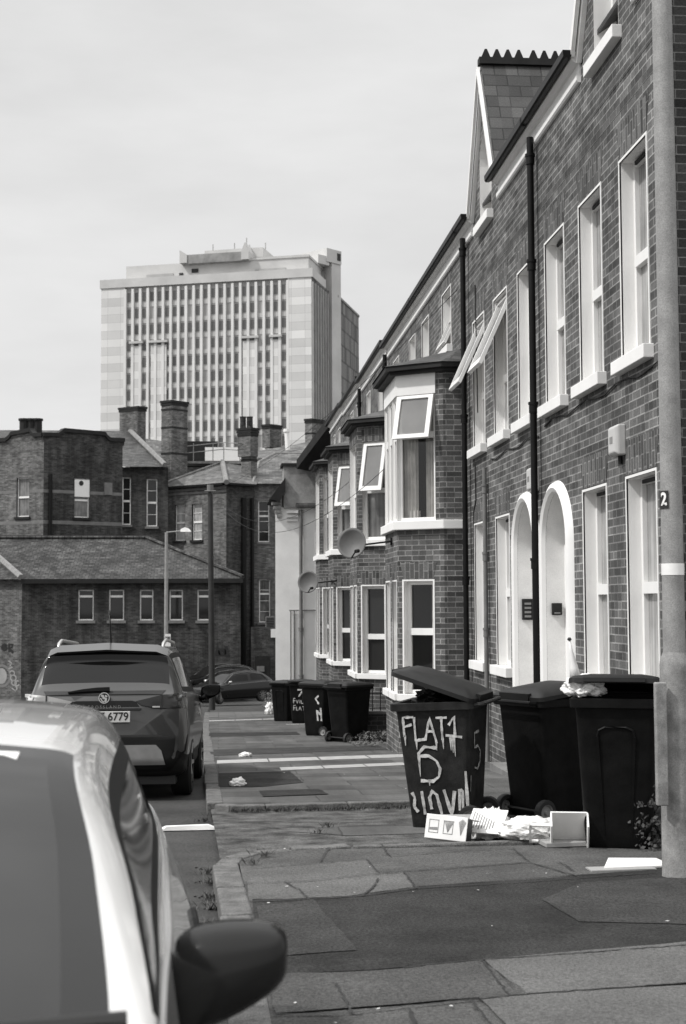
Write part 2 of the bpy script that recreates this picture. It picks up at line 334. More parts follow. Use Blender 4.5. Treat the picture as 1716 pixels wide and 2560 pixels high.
# ------------------------------------------------------------------ generic parts
def soldier(par, t, s0, s1, z0, h, mat='brick_sold', proud=.004, splay=.09):
    mb = MB(); mb.prism([t(s0, -proud, z0), t(s1, -proud, z0), t(s1 + splay, -proud, z0 + h), t(s0 - splay, -proud, z0 + h)], Vector((*(t.n * (proud + .02)), 0)))
    return mb.build('brick_lintel', M[mat], par)
def window(par, t, s0, s1, z0, z1, glass='net', rev=.12, sill=True, mid=.5, fr=.055, open_=None, far=False, vents=True, sillm='white', mullion=0, revm='white', framem='upvc', sillh=.12, silld=.09, sillw=.09, trim=True):
    m = MB()
    for a, b in ((s0, s0 + fr), (s1 - fr, s1)): m.tbox(t, a, b, rev, rev + .06, z0, z1)
    m.tbox(t, s0 + fr, s1 - fr, rev, rev + .06, z1 - fr, z1); m.tbox(t, s0 + fr, s1 - fr, rev, rev + .06, z0, z0 + fr)
    zm = z0 + (z1 - z0) * mid
    if mid: m.tbox(t, s0 + fr, s1 - fr, rev - .015, rev + .055, zm - fr * .9, zm + fr * .9)
    for k in range(mullion):
        zz = z0 + (z1 - z0) * (k + 1) / (mullion + 1)
        if abs(zz - zm) > .1: m.tbox(t, s0 + fr, s1 - fr, rev + .01, rev + .045, zz - .015, zz + .015)
    w = m.build('window', M[framem], par)
    MB().quad(t(s0 + .01, rev + .04, z0), t(s1 - .01, rev + .04, z0), t(s1 - .01, rev + .04, z1), t(s0 + .01, rev + .04, z1)).build('pane', M[glass], w)
    if not far:
        if vents and z1 - z0 > 1.2:
            v = MB().tbox(t, s0 + .12, s1 - .12, rev - .02, rev - .002, z1 - fr * .95, z1 - fr * .35); v.build('trickle_vent', M['lead'], w)
    r = MB(); e = .003
    r.quad(t(s0 + e, -e, z0), t(s0 + e, rev, z0), t(s0 + e, rev, z1), t(s0 + e, -e, z1))
    r.quad(t(s1 - e, rev, z0), t(s1 - e, -e, z0), t(s1 - e, -e, z1), t(s1 - e, rev, z1))
    r.quad(t(s0, -e, z1 - e), t(s0, rev, z1 - e), t(s1, rev, z1 - e), t(s1, -e, z1 - e))
    if trim:
        for a, b in ((s0 - .022, s0 + e), (s1 - e, s1 + .022)): r.tbox(t, a, b, -.008, .01, z0, z1 + .02)
        r.tbox(t, s0 + e, s1 - e, -.008, .01, z1 - e, z1 + .02)
    r.build('reveal', M[revm], w)
    if sill:
        q = MB(); q.tbox(t, s0 - sillw, s1 + sillw, -silld, rev * .98, z0 - sillh, z0 - .002)
        q.build('sill', M[sillm], w, bevel=.006 if not far else 0)
    if open_:      # (z hinge, z length, swing metres)
        zh, ln, sw = open_; a = math.asin(min(.95, sw / ln)); q = MB(); d = MB()
        def P(s, k, th): return t(s, rev - .02 - k * ln * math.sin(a) - th * math.cos(a), zh - k * ln * math.cos(a) - th * math.sin(a) * -1)
        for (a0, a1, k0, k1) in ((s0 + .02, s0 + .09, 0, 1), (s1 - .09, s1 - .02, 0, 1), (s0 + .09, s1 - .09, 0, .07), (s0 + .09, s1 - .09, 1 - .09, 1)):
            vs = [P(x, k, th) for th in (0, .045) for k in (k0, k1) for x in (a0, a1)]
            q.add(vs, [(0, 2, 3, 1), (4, 5, 7, 6), (0, 1, 5, 4), (2, 6, 7, 3), (0, 4, 6, 2), (1, 3, 7, 5)])
        sa = q.build('open_sash', M[framem], w)
        d.quad(P(s0 + .08, .06, .02), P(s1 - .08, .06, .02), P(s1 - .08, .94, .02), P(s0 + .08, .94, .02)).build('sash_pane', M['sash'], sa)
    return w
def pipe(par, x, y, z0, z1, r=.04, mat='black', name='downpipe', collars=()):
    m = MB(); m.tube([(x, y, z0), (x, y, z1)], r, 12)
    for z in collars: m.tube([(x, y, z - .06), (x, y, z + .06)], r * 1.28, 12); m.tube([(x, y, z + .03), (x, y, z + .06)], r * 1.5, 12)
    return m.build(name, M[mat], par, smooth=True)
# ================================================================== GROUND
def gsheet(name, poly_fn, mat, ys, dz, kind='structure', skirt=0.0):
    """poly_fn(Y) -> (x0, x1); follows the falling street"""
    m = MB(); ys = list(ys)
    for a, b in zip(ys[:-1], ys[1:]):
        x0, x1 = poly_fn(a); X0, X1 = poly_fn(b)
        m.quad((x0, a, g(a) + dz), (x1, a, g(a) + dz), (X1, b, g(b) + dz), (X0, b, g(b) + dz))
        if skirt:
            m.quad((x0, a, g(a) + dz - skirt), (x0, a, g(a) + dz), (X0, b, g(b) + dz), (X0, b, g(b) + dz - skirt))
    o = m.build(name, M[mat]); return tag(o, kind=kind)
def rng(a, b, st):
    n = max(1, int(round((b - a) / st))); r = [a + (b - a) * i / n for i in range(n + 1)]
    if a < 10 < b and 10 not in r: r = sorted(r + [10.0])
    return r
def kx(Y):            # outer edge of the kerb line, measured
    pts = [(-10, .2), (5.2, .19), (7.3, .17), (9, .14), (13, .05), (18.6, -.04), (24.4, -.10), (31, -.2), (45, -.3)]
    for (a, x), (b, X) in zip(pts[:-1], pts[1:]):
        if Y <= b: return x + (X - x) * (Y - a) / (b - a)
    return pts[-1][1]
KH = .10
m = MB(); m.quad((-2500, -60, -6.0), (2500, -60, -6.0), (2500, 2600, -6.0), (-2500, 2600, -6.0)); tag(m.build('ground', M['earth']), kind='structure')
yy = [-12, 10, 66, 90]
m = MB()
for a, b in zip(yy[:-1], yy[1:]): m.quad((-40, a, g(a) - KH), (kx(a) - .1, a, g(a) - KH), (kx(b) - .1, b, g(b) - KH), (-40, b, g(b) - KH))
m.quad((kx(48) - .1, 48, g(48) - KH), (40, 48, g(48) - KH), (40, 66, g(66) - KH), (kx(66) - .1, 66, g(66) - KH))
m.quad((kx(66) - .1, 66, g(66) - KH), (40, 66, g(66) - KH), (40, 90, g(66) - KH), (kx(66) - .1, 90, g(66) - KH))
tag(m.build('road', M['road']), kind='structure')
A0, A1 = 9.62, 12.75           # lowered crossing to the side entry
gsheet('pavement', lambda Y: (kx(Y) - .01, 9.0 if Y < 10.9 else 3.6), 'slabn', [-12, 2, 4, 6, 8, A0 - .12], 0)
gsheet('pavement', lambda Y: (kx(Y) - .01, 3.6), 'slab', rng(A1 + .12, 47.6, 2.0), 0)
gsheet('crossing', lambda Y: (kx(Y) - .12, 9.0 if Y < 10.7 else 3.6), 'crossing', [A0 - .13, A0 + .2, 10, 10.69, 10.71, 11.5, A1 + .13], -.045)
# worn pale sheet of slabs in the middle of the crossing
tag(MB().poly([(x, y, g(y) - .041) for x, y in ((.95, 10.55), (9.0 * .33, 10.7), (3.0, 11.4), (1.0, 11.25), (.55, 10.9))]).build('crossing', M['slab']), kind='structure')
# kerb stones: individual lengths joined in one kerb
def kerb_run(pts, w, z_of, name='kerb', hgt=.11, L=.85, mat='kerb', gap=.012):
    m = MB(); rr = random.Random(3)
    segs = [(Vector(a), Vector(b)) for a, b in zip(pts[:-1], pts[1:])]
    for a, b in segs:
        d = (b - a).length; n = max(1, round(d / L)); 
        for i in range(n):
            p = a.lerp(b, i / n); q = a.lerp(b, (i + 1) / n); t_ = (q - p).normalized(); p = p + t_ * gap / 2; q = q - t_ * gap / 2
            nrm = Vector((-t_.y, t_.x)); j = rr.uniform(-.008, .008)
            c = [p, q, q + nrm * w, p + nrm * w]; lo = -hgt
            dz = rr.uniform(-.004, .006)
            m.prism([(k.x + j, k.y, z_of(k.y) + lo) for k in c], (0, 0, hgt + .006 + dz))
    o = m.build(name, M[mat], bevel=.012, weld=True); tag(o, kind='structure'); return o
kerb_run([(kx(-4), -4), (kx(3), 3), (kx(5.2), 5.2), (kx(7.3), 7.3), (.12, 8.9)], .16, g)
kerb_run([(.12, 8.9), (.16, 9.15), (.28, 9.36), (.5, 9.47), (.9, A0 - .06)], .14, g, L=.35)
kerb_run([(.9, A0 - .06), (3.4, A0 + .15), (8.5, A0 + .5)], .07, g, L=1.1)
kerb_run([(.42, A1 - .12), (.1, A1 - .12), (-.04, A1 + .05)], -.14, g, L=.4)
kerb_run([(.42, A1 - .12), (1.9, A1 + .05), (3.5, A1 + .1)], .14, lambda y: g(y) , L=.9)
kerb_run([(kx(A1 + .2), A1 + .2), (kx(18.6), 18.6), (kx(24.4), 24.4), (kx(31), 31), (kx(47), 47)], .15, g)
# pale stone strips laid across the footway
def xstrip(x0, x1, y0, y1, w, mat='kerbpaint'):
    m = MB(); n = 5
    for i in range(n):
        a, b = i / n + .003, (i + 1) / n - .003; X0, X1 = x0 + (x1 - x0) * a, x0 + (x1 - x0) * b; Y0, Y1 = y0 + (y1 - y0) * a, y0 + (y1 - y0) * b
        m.quad((X0, Y0, g(Y0) + .004), (X1, Y1, g(Y1) + .004), (X1, Y1 + w, g(Y1 + w) + .004), (X0, Y0 + w, g(Y0 + w) + .004))
    tag(m.build('paving_strip', M[mat]), kind='structure')
xstrip(-.03, 3.5, 18.9, 20.1, .75); xstrip(.75, 3.5, 17.35, 18.5, .55); xstrip(-.3, 3.4, 37.3, 39.8, .7); xstrip(1.6, 3.3, 34, 34.6, .3)
def gpatch(name, uvs, mat, dz=.004):
    pts = []
    n = len(uvs)
    for i in range(n):
        a, b = PG(*uvs[i], dz), PG(*uvs[(i + 1) % n], dz)
        for k in range(5):
            p = a.lerp(b, k / 5); j = 0.012 * (noise.noise(Vector((p.x * 9, p.y * 9, i))))
            pts.append((p.x + j, p.y + j, g(p.y + j) + dz))
    tag(MB().poly(pts).build(name, M[mat]), kind='structure')
def wpatch(name, pts, mat, dz):
    out = []; n = len(pts)
    for i in range(n):
        a, b = Vector(pts[i]), Vector(pts[(i + 1) % n]); k_n = max(2, int((b - a).length / .12))
        for k in range(k_n):
            p = a.lerp(b, k / k_n); j = 0.014 * noise.noise(Vector((p.x * 7, p.y * 7, i * 3.1)))
            out.append((p.x + j, p.y + j, g(p.y + j) + dz))
    tag(MB().poly(out).build(name, M[mat]), kind='structure')
wpatch('tarmac', [(.18, 6.0), (.18, 7.72), (.6, 7.70), (1.1, 8.0), (2.6, 8.4), (5.5, 9.1), (5.5, 7.3), (3.2, 6.75), (2.11, 6.37), (1.12, 6.15), (.62, 6.02)], 'tarmac', .004)
wpatch('tarmac', [(.2, 6.3), (.2, 7.5), (.5, 7.65), (.62, 6.4)], 'tarmac2', .008)
wpatch('tarmac', [(1.75, 6.9), (1.7, 7.5), (2.05, 8.0), (3.4, 8.2), (3.4, 7.0), (2.4, 6.75)], 'tarmac2', .008)
wpatch('paving_slab', [(.70, 6.0), (1.12, 6.15), (1.2, 5.52), (.98, 5.5), (.2, 5.35), (.2, 5.98)], 'slabd', .008)
wpatch('paving_slab', [(1.14, 6.15), (4.0, 6.85), (4.0, 5.9), (1.16, 5.54)], 'slabl', .008)
wpatch('paving_slab', [(1.0, 5.5), (1.15, 5.525), (4.0, 5.88), (4.0, 4.6), (1.05, 4.6)], 'slabl', .008)
def zpt(x, y): return (440 + x * .8138, 2000 + y * .8138)
gpatch('paving_slab', [zpt(222, 212), zpt(585, 182), zpt(622, 222), zpt(700, 220), zpt(738, 268), zpt(575, 292), zpt(226, 309)], 'slabl', .004)
gpatch('paving_slab', [zpt(622, 223), zpt(1085, 190), zpt(1240, 234), zpt(738, 268), zpt(700, 220)], 'slabd', .004)
m = MB(); rj = random.Random(4)
for line in ([(585, 180), (622, 222)], [(622, 222), (850, 208), (1085, 190), (1240, 235)], [(700, 220), (740, 270)], [(740, 270), (1100, 248), (1475, 222)], [(630, 133), (655, 170), (880, 152), (1035, 147)], [(1035, 147), (1085, 187)],
             [(215, 255), (400, 248), (585, 228), (700, 220)], [(226, 310), (400, 304), (575, 292), (740, 270)], [(335, 250), (380, 275), (410, 305)], [(575, 292), (610, 262), (622, 240)], [(1175, 187), (1222, 216)], [(215, 210), (400, 195), (585, 180)], [(470, 145), (440, 190)],
             [(940, 488), (1025, 600)], [(1025, 599), (1300, 580), (1568, 560)], [(940, 489), (1250, 468), (1568, 444)], [(905, 612), (970, 690)], [(540, 652), (720, 630), (905, 612), (1025, 600)], [(490, 560), (520, 610), (540, 652)], [(300, 657), (540, 652)], [(720, 640), (736, 690)], [(700, 514), (820, 500), (940, 489)]
             ):
    P_ = [PG(*zpt(*q_), .011) for q_ in line]; Q_ = []
    for p_, q_ in zip(P_[:-1], P_[1:]):
        n_ = max(2, int((q_ - p_).length / .03))
        for k in range(n_): w_ = p_.lerp(q_, k / n_); w_ = Vector((w_.x + rj.gauss(0, .003), w_.y + rj.gauss(0, .004), 0)); Q_.append(Vector((w_.x, w_.y, g(w_.y) + .011)))
    Q_.append(P_[-1]); m.ribbon(Q_, [rj.uniform(.004, .014) for _ in Q_], (0, 0, 1))
tag(m.build('paving_joints', M['ink']), kind='structure')
wpatch('tarmac', [(.0, 14.9), (.0, 17.0), (.85, 17.2), (.9, 15.3), (.45, 14.8)], 'tarmac', .004)
wpatch('tarmac', [(-.1, 20.8), (-.15, 22.6), (2.6, 23.3), (2.6, 21.9)], 'tarmac2', .004)
wpatch('tarmac', [(-.18, 27.5), (-.2, 29.5), (1.6, 29.5), (1.6, 28)], 'tarmac', .004)
wpatch('pavement', [(-.28, 41), (-.3, 47.4), (3.3, 47.4), (3.3, 41.5)], 'slab_big', .004)
wpatch('manhole_cover', [(.42, 13.55), (.40, 14.25), (1.0, 14.35), (1.05, 13.7)], 'tarmac', .008)
# small flecks of litter, gum and grit
m = MB(); rr = random.Random(11)
for i in range(80):
    y = rr.uniform(4.6, 30) if i < 50 else rr.uniform(5, 10); x = rr.uniform(kx(y) + .05, 3.2)
    s = rr.uniform(.003, .008) * (1 if rr.random() < .92 else 1.8); a = rr.uniform(0, 3); z = g(y) + .009 - (.075 if A0 - .1 < y < A1 + .1 else 0)
    m.poly([(x + s * math.cos(a + k * PI / 2) * (1 + .6 * (k % 2)), y + s * math.sin(a + k * PI / 2) * (1 + .6 * (k % 2)), z + rr.uniform(.001, .004)) for k in range(4)])
tag(m.build('litter_flecks', M['litter']), 'tiny pale flecks of litter and chewing gum on the footway', 'litter', kind='stuff')
# weeds along the kerb and in the joints
def tufts(name, label, spots, mat, h=.05, n=40, spread=.12, cat='weeds', leafy=False, seed=1, kind='stuff'):
    m = MB(); r2 = random.Random(seed)
    for (x, y, dz) in spots:
        for _ in range(n):
            a = r2.uniform(0, 2 * PI); d = abs(r2.gauss(0, spread * .5)); px, py = x + d * math.cos(a), y + d * math.sin(a) * .6; hh = h * r2.uniform(.3, 1.2); b = r2.uniform(0, 2 * PI)
            l = Vector((math.cos(b), math.sin(b), 0)) * hh * (.9 if leafy else .85); w = Vector((-math.sin(b), math.cos(b), 0)) * (.012 if leafy else .004)
            p = Vector((px, py, g(py) + dz))
            m.poly([p - w * .4, p + l * .5 + w + Vector((0, 0, hh * .6)), p + l + Vector((0, 0, hh)), p + l * .5 - w + Vector((0, 0, hh * .6))])
    return tag(m.build(name, M[mat]), label, cat, kind=kind)
sp = [(x, A1 - .25 + .05 * x, -.045) for x in [.15 + .09 * i for i in range(26)] if random.random() < .8] + [(-.05, 12.5, -.08), (-.12, 12.3, -.1), (.0, 12.4, -.08)]
tufts('weeds', 'dark weeds growing in the gutter along the far edge of the crossing', sp, 'weed', .04, 45, .11, seed=4)
tufts('gutter_debris', 'dark leaf litter and grit in the gutter between the white car and the kerb', [(kx(y) - .2, y, -KH) for y in (7.2, 7.6, 8.0, 8.4, 8.9, 9.4)], 'weed', .010, 60, .1, leafy=True, seed=12, cat='debris')
sp = [(kx(y) - .2, y, -KH) for y in [6.7, 7.0, 7.2, 7.5, 8.0, 8.3, 8.8, 9.2]] + [(.3 + .06 * i, 9.55 + random.uniform(-.03, .03), -.04) for i in range(0, 9, 2)] + [(.75, 10.7, -.04), (.85, 11.1, -.04), (.2, 8.9, 0), (.3, 9.2, 0)]
tufts('grass_tufts', 'small dry grass tufts in the broken kerb joints beside the near car', sp, 'drygrass', .05, 34, .08, seed=5)
# ================================================================== NEAR TERRACE
XF = 3.56
TF = T((XF, 0), (XF, 100))            # s = Y along the street, d = into the building
assert TF.n.x > 0
GB = 10.76                            # gable end
EAVE = 5.3
def facade_wall(par, y0, y1, z0, z1, holes, extra=None, mat='brick'):
    m = MB(); m.wall(TF, y0, y1, z0, z1, holes)
    if extra: extra(m)
    return m.build('wall', M[mat], par)
def arch_fill(m, y0, y1, zs, zt):     # spandrels of an arched opening, rect hole y0..y1 up to zt, springing at zs
    c = (y0 + y1) / 2; r = (y1 - y0) / 2; n = 14; h = zt - zs
    P = [(c - r * math.cos(PI * k / n), zs + h * math.sin(PI * k / n)) for k in range(n + 1)]
    for k in range(n):
        (a, za), (b, zb) = P[k], P[k + 1]
        m.quad(TF(a, 0, za), TF(b, 0, zb), TF(b, 0, zt), TF(a, 0, zt))
    return P
def cornice(par, y0, y1, dz=0.0):
    m = MB(); e = EAVE + dz
    prof = [(0, -.18), (-.03, -.18), (-.045, -.16), (-.045, -.11), (-.02, -.09), (-.02, .01), (-.05, .012), (-.095, .04), (-.10, .045), (-.10, .125), (0, .125)]
    R = [[TF(y, d, e + z) for d, z in prof] for y in (y0, y1)]
    m.rings(R, cap=True); m.build('cornice', M['white'], par)
    q = MB(); pr = [(-.101, .085), (-.105, .06), (-.13, .045), (-.165, .045), (-.185, .06), (-.19, .125), (-.101, .125)]
    q.rings([[TF(y, d, e + z) for d, z in pr] for y in (y0 - .04, y1 + .04)]); return q.build('gutter', M['black'], par)
def main_roof(par, y0, y1, dz=0.0, ridge=8.3):
    m = MB(); e = EAVE + dz + .09
    e += .03; m.prism([(XF + .03, y0, e + .02), (XF + .03, y1, e + .02), (XF + 4.2, y1, ridge + dz), (XF + 4.2, y0, ridge + dz)], (0, 0, -.05))
    m.prism([(XF + 8.5, y1, e), (XF + 8.5, y0, e), (XF + 4.2, y0, ridge + dz), (XF + 4.2, y1, ridge + dz)], (0, 0, -.05))
    return m.build('roof', M['slate'], par)
def gable(par, yc, hw, apex, y_open, zs, zt, ridge_len=2.4, crest=True):
    """dormer gable flush with the facade: wall, verge boards, slate roof, ridge crest"""
    lo = EAVE - .02; m = MB(); (a, b) = y_open
    n = 12; c = (a + b) / 2; r = (b - a) / 2; h = zt - zs
    zedge = lambda y: apex - (apex - (EAVE + .1)) * abs(y - yc) / hw
    m.poly([TF(yc - hw, 0, lo), TF(a, 0, lo), TF(a, 0, zedge(a) if zedge(a) > lo else lo), TF(yc - hw, 0, EAVE + .1)])
    m.poly([TF(b, 0, lo), TF(yc + hw, 0, lo), TF(yc + hw, 0, EAVE + .1), TF(b, 0, zedge(b))])
    P = [(c - r * math.cos(PI * k / n), zs + h * math.sin(PI * k / n)) for k in range(n + 1)]
    for k in range(n):
        (p, zp), (q, zq) = P[k], P[k + 1]
        m.quad(TF(p, 0, zp), TF(q, 0, zq), TF(q, 0, max(zq, zedge(q))), TF(p, 0, max(zp, zedge(p))))
    m.build('gable_wall', M['brick'], par)
    v = MB()
    for sgn in (-1, 1):
        y0 = yc + sgn * (hw + .05); P0 = [(y0, EAVE + .06), (yc, apex + .08), (yc, apex + .19), (y0 + sgn * .05, EAVE + .12)]
        v.prism([TF(y, -.11, z) for y, z in P0], (.04, 0, 0))
        v.prism([TF(y, -.05, z - .06) for y, z in P0], (.05, 0, 0))
    v.build('verge_board', M['whiteold'], par)
    rf = MB(); xe = XF - .05; xb = XF + ridge_len
    for sgn in (-1, 1):
        yo = yc + sgn * (hw + .14); zo = EAVE + .06
        rf.prism([(xe, yc, apex + .22), (xe, yo, zo), (xb * 0 + XF + .1, yo, zo), (xb, yc, apex + .22)], (0, 0, .035))
    rf.build('dormer_roof', M['slate_lt'] if 0 else M['slate'], par)
    if crest:
        q = MB(); q.box(xe - .03, xb, yc - .07, yc + .07, apex + .22, apex + .31)
        x = xe; k = 0
        while x < xb - .2:
            if k % 4 == 3 and False: pass
            q.prism([(x, yc - .015, apex + .31), (x + .14, yc - .015, apex + .31), (x + .085, yc - .015, apex + .44), (x + .055, yc - .015, apex + .44)], (0, .03, 0)); x += .15 + (.05 if k % 4 == 3 else 0); k += 1
        q.build('ridge_crest', M['lead'], par)
def arched_window(par, t, a, b, z0, zs, zt, glass='netdark', rev=.17):
    n = 12; c = (a + b) / 2; r = (b - a) / 2; h = zt - zs
    P = [(c - r * math.cos(PI * k / n), zs + h * math.sin(PI * k / n)) for k in range(n + 1)]
    O = [(a, z0)] + P + [(b, z0)]
    I = [(c + (y - c) * .86, z0 + .05 + (z - z0 - .05) * .95) for y, z in O]
    m = MB()
    for k in range(len(O) - 1):
        m.add([t(O[k][0], rev, O[k][1]), t(O[k + 1][0], rev, O[k + 1][1]), t(I[k + 1][0], rev, I[k + 1][1]), t(I[k][0], rev, I[k][1]),
               t(I[k + 1][0], rev + .05, I[k + 1][1]), t(I[k][0], rev + .05, I[k][1])], [(0, 1, 2, 3), (3, 2, 4, 5)])
    m.tbox(t, a + .02, b - .02, rev, rev + .05, z0, z0 + .06); m.tbox(t, a + .03, b - .03, rev - .01, rev + .05, zs - .1, zs - .04)
    w = m.build('window', M['upvc'], par)
    MB().poly([t(y, rev + .03, z) for y, z in O]).build('pane', M[glass], w)
    r_ = MB()
    for k in range(len(O) - 1): r_.quad(t(O[k][0], -.003, O[k][1]), t(O[k + 1][0], -.003, O[k + 1][1]), t(O[k + 1][0], rev, O[k + 1][1]), t(O[k][0], rev, O[k][1]))
    r_.build('reveal', M['white'], w)
    MB().tbox(t, a - .09, b + .09, -.09, rev, z0 - .12, z0 - .002).build('sill', M['white'], w, bevel=.006)
    return w
def doorway(par, y0, y1, zs, zt, zb, handle_side=1):
    """white arched porch recess with door, fanlight and heavy moulding"""
    n = 16; c = (y0 + y1) / 2; r = (y1 - y0) / 2; h = zt - zs; rec = .27
    def arc(k, grow): return c - (r + grow) * math.cos(PI * k / n), zs + (h + grow) * math.sin(PI * k / n)
    O = [(y0, zb)] + [arc(k, 0) for k in range(n + 1)] + [(y1, zb)]
    m = MB()
    for k in range(len(O) - 1): m.quad(TF(O[k][0], -.003, O[k][1]), TF(O[k + 1][0], -.003, O[k + 1][1]), TF(O[k + 1][0], rec, O[k + 1][1]), TF(O[k][0], rec, O[k][1]))
    p = m.build('porch', M['whiteold'], par, smooth=True)
    mo = MB(); prof = [(-.005, .0), (-.05, .012), (-.072, .05), (-.05, .10), (.0, .125)]
    R = []
    for k in range(-1, n + 2):
        if k == -1: ring = [TF(y0 - gr, d, zb) for d, gr in prof]
        elif k == n + 1: ring = [TF(y1 + gr, d, zb) for d, gr in prof]
        else: ring = [TF(*[(arc(k, gr)[0]), d, arc(k, gr)[1]]) for d, gr in prof]
        R.append(ring)
    mo.rings(R, cap=False, closed=False); mo.build('arch_moulding', M['white'], p, smooth=True)
    a, b = y0 + .0, y1 - .0; dr = MB(); dr.tbox(TF, a + .1, b - .1, rec - .04, rec + .02, zb, zs - .12)
    for (i0, i1, j0, j1) in ((.18, .46, .12, .42), (.54, .82, .12, .42), (.18, .46, .5, .92), (.54, .82, .5, .92)):
        w_ = b - a; hh = zs - .12 - zb; dr.tbox(TF, a + w_ * i0, a + w_ * i1, rec - .055, rec - .04, zb + hh * j0, zb + hh * j1)
    d = dr.build('door', M['whiteold'], p)
    MB().disc(TF(a + .2 if handle_side > 0 else b - .2, rec - .045, zb + 1.05), (-1, 0, 0), .03, .05).build('handle', M['steel'], d)
    fr = MB(); fr.tbox(TF, a, a + .1, rec - .07, rec + .02, zb, zs); fr.tbox(TF, b - .1, b, rec - .07, rec + .02, zb, zs); fr.tbox(TF, a + .1, b - .1, rec - .09, rec + .02, zs - .12, zs)
    fr.build('door_frame', M['white'], p)
    MB().poly([TF(arc(k, 0)[0], rec, arc(k, 0)[1]) for k in range(n + 1)]).build('fanlight', M['net'], p)
    MB().tbox(TF, y0 - .1, y1 + .1, -.35, rec, zb - .3, zb).build('doorstep', M['stone'], p)
    return p
WZ0, WZ1, GZ0, GZ1 = 2.12, 3.9, -.80, 1.07
# ---- house with the near gable, beside the lamp post
hA = thing('terraced_house', 'brick end terraced house right behind the near lamp post, with tall white windows', 'house', (XF, 13.0, g(13)), 'brick terraced houses in the row')
hB = thing('terraced_house', 'brick terraced house with two tilted-open upper windows and a crested gable dormer', 'house', (XF, 17.7, g(17.7)), 'brick terraced houses in the row')
PWL = 15.42
up = [(11.4, 12.2), (12.83, 13.64), (14.27, 15.12), (15.72, 16.55), (17.2, 18.05), (18.72, 19.56)]
lo_ = [(11.3, 12.15), (12.8, 13.64), (17.2, 18.04), (18.72, 19.58)]
dA = (14.16, 15.26); dB = (15.68, 16.74); DZS, DZT = .62, 1.15
for h, y0, y1, ups, los, dd, zb in ((hA, GB, PWL, up[:3], lo_[:2], dA, g(13)), (hB, PWL, 20.1, up[3:], lo_[2:], dB, g(17))):
    holes = [(a, b, WZ0, WZ1) for a, b in ups] + [(a, b, GZ0, GZ1) for a, b in los] + [(dd[0], dd[1], -5, DZT)]
    gy = (12.565, 18.5)[h is hB]; aw = (gy - .41, gy + .41)
    holes.append((aw[0], aw[1], 5.12, 6.4))
    def ex(m, dd=dd): arch_fill(m, dd[0], dd[1], DZS, DZT)
    facade_wall(h, y0, y1, -3.2, EAVE - .02, holes, ex)
    for a, b in ups:
        op = None
        if (a, b) == up[4]: op = (WZ1 - .03, 1.02, .42)
        if (a, b) == up[5]: op = (WZ1 - .03, 1.02, .42)
        window(h, TF, a, b, WZ0, WZ1, 'net', open_=op, mid=.49 if not op else .42); soldier(h, TF, a, b, WZ1 + .03, .3)
    for a, b in los: window(h, TF, a, b, GZ0, GZ1, 'net', mid=.49); soldier(h, TF, a, b, GZ1 + .03, .3)
    doorway(h, dd[0], dd[1], DZS, DZT, zb - .05 if h is hA else g(16) + .05)
    gable(h, gy, .84, 7.0, aw, 5.95, 6.36)
    arched_window(h, TF, aw[0], aw[1], 5.12, 5.95, 6.36, 'net')
    # darker band courses
    bm_ = MB()
    for z in (4.35, 4.62): bm_.tbox(TF, y0 + .01, y1 - .01, -.003, .01, z, z + .078)
    bm_.build('brick_band', M['brick_band'], h)
    main_roof(h, y0, y1)
    x0 = y0 if h is hA else y0
    if h is hA: cornice(h, gy + .92, PWL); cornice(h, GB, gy - .92)
    else: cornice(h, PWL + .002, gy - .92); cornice(h, gy + .92, 20.1)
# gable end wall facing the camera
TG = T((XF, GB), (XF + 8.4, GB)); TG.n = Vector((0, 1))
m = MB(); m.wall(TG, 0, 8.4, -3.2, EAVE + .08); m.poly([TG(0, 0, EAVE + .08), TG(8.4, 0, EAVE + .08), TG(4.2, 0, 8.25)]); m.build('gable_end_wall', M['brick_gable'], hA)
q = MB(); 
for i in range(112): q.tbox(TF, GB - .006, GB + .008, -.006, .02, -3.2 + .075 * i + .01, -3.2 + .075 * i + .064)
q.build('corner_bricks', M['stone'], hA)
m = MB(); m.wall(T((XF + 8.4, GB), (XF + 8.4, 45)), 0, 34, -3.2, EAVE + .08); m.build('rear_wall', M['brick_shade'], hB)
pipe(hA, XF - .085, PWL, g(15.4) - .1, EAVE - .1, .039, collars=(.42, 2.15, 3.75, 4.95))
pipe(hB, XF - .085, 19.86, g(19.9) - .1, EAVE - .1, .039, collars=(.3, 2.6, 5.0))
pipe(hB, XF - .05, 18.55, g(18.5) - .1, 1.78, .03, mat='stone', name='waste_pipe', collars=(1.5, .6, -.4))
# thin cables clipped to the wall
def wire(par, pts, r=.008, mat='lead', name='cable', label=None):
    m = MB(); m.tube(pts, r, 5); return m.build(name, M[mat], par)
wire(hB, [TF(19.3, -.012, 4.4), TF(19.25, -.012, 3.6), TF(19.2, -.012, 2.6)]); wire(hB, [TF(19.45, -.012, 1.9), TF(19.42, -.012, 1.4), TF(19.6, -.012, 1.25), TF(19.62, -.012, -.9)])
wire(hA, [TF(y, -.012, 1.93 - .03 * math.sin(y * 5)) for y in [11.0 + .35 * i for i in range(13)]]); wire(hB, [TF(y, -.012, 1.86 - .03 * math.sin(y * 5)) for y in [15.5 + .35 * i for i in range(9)]])
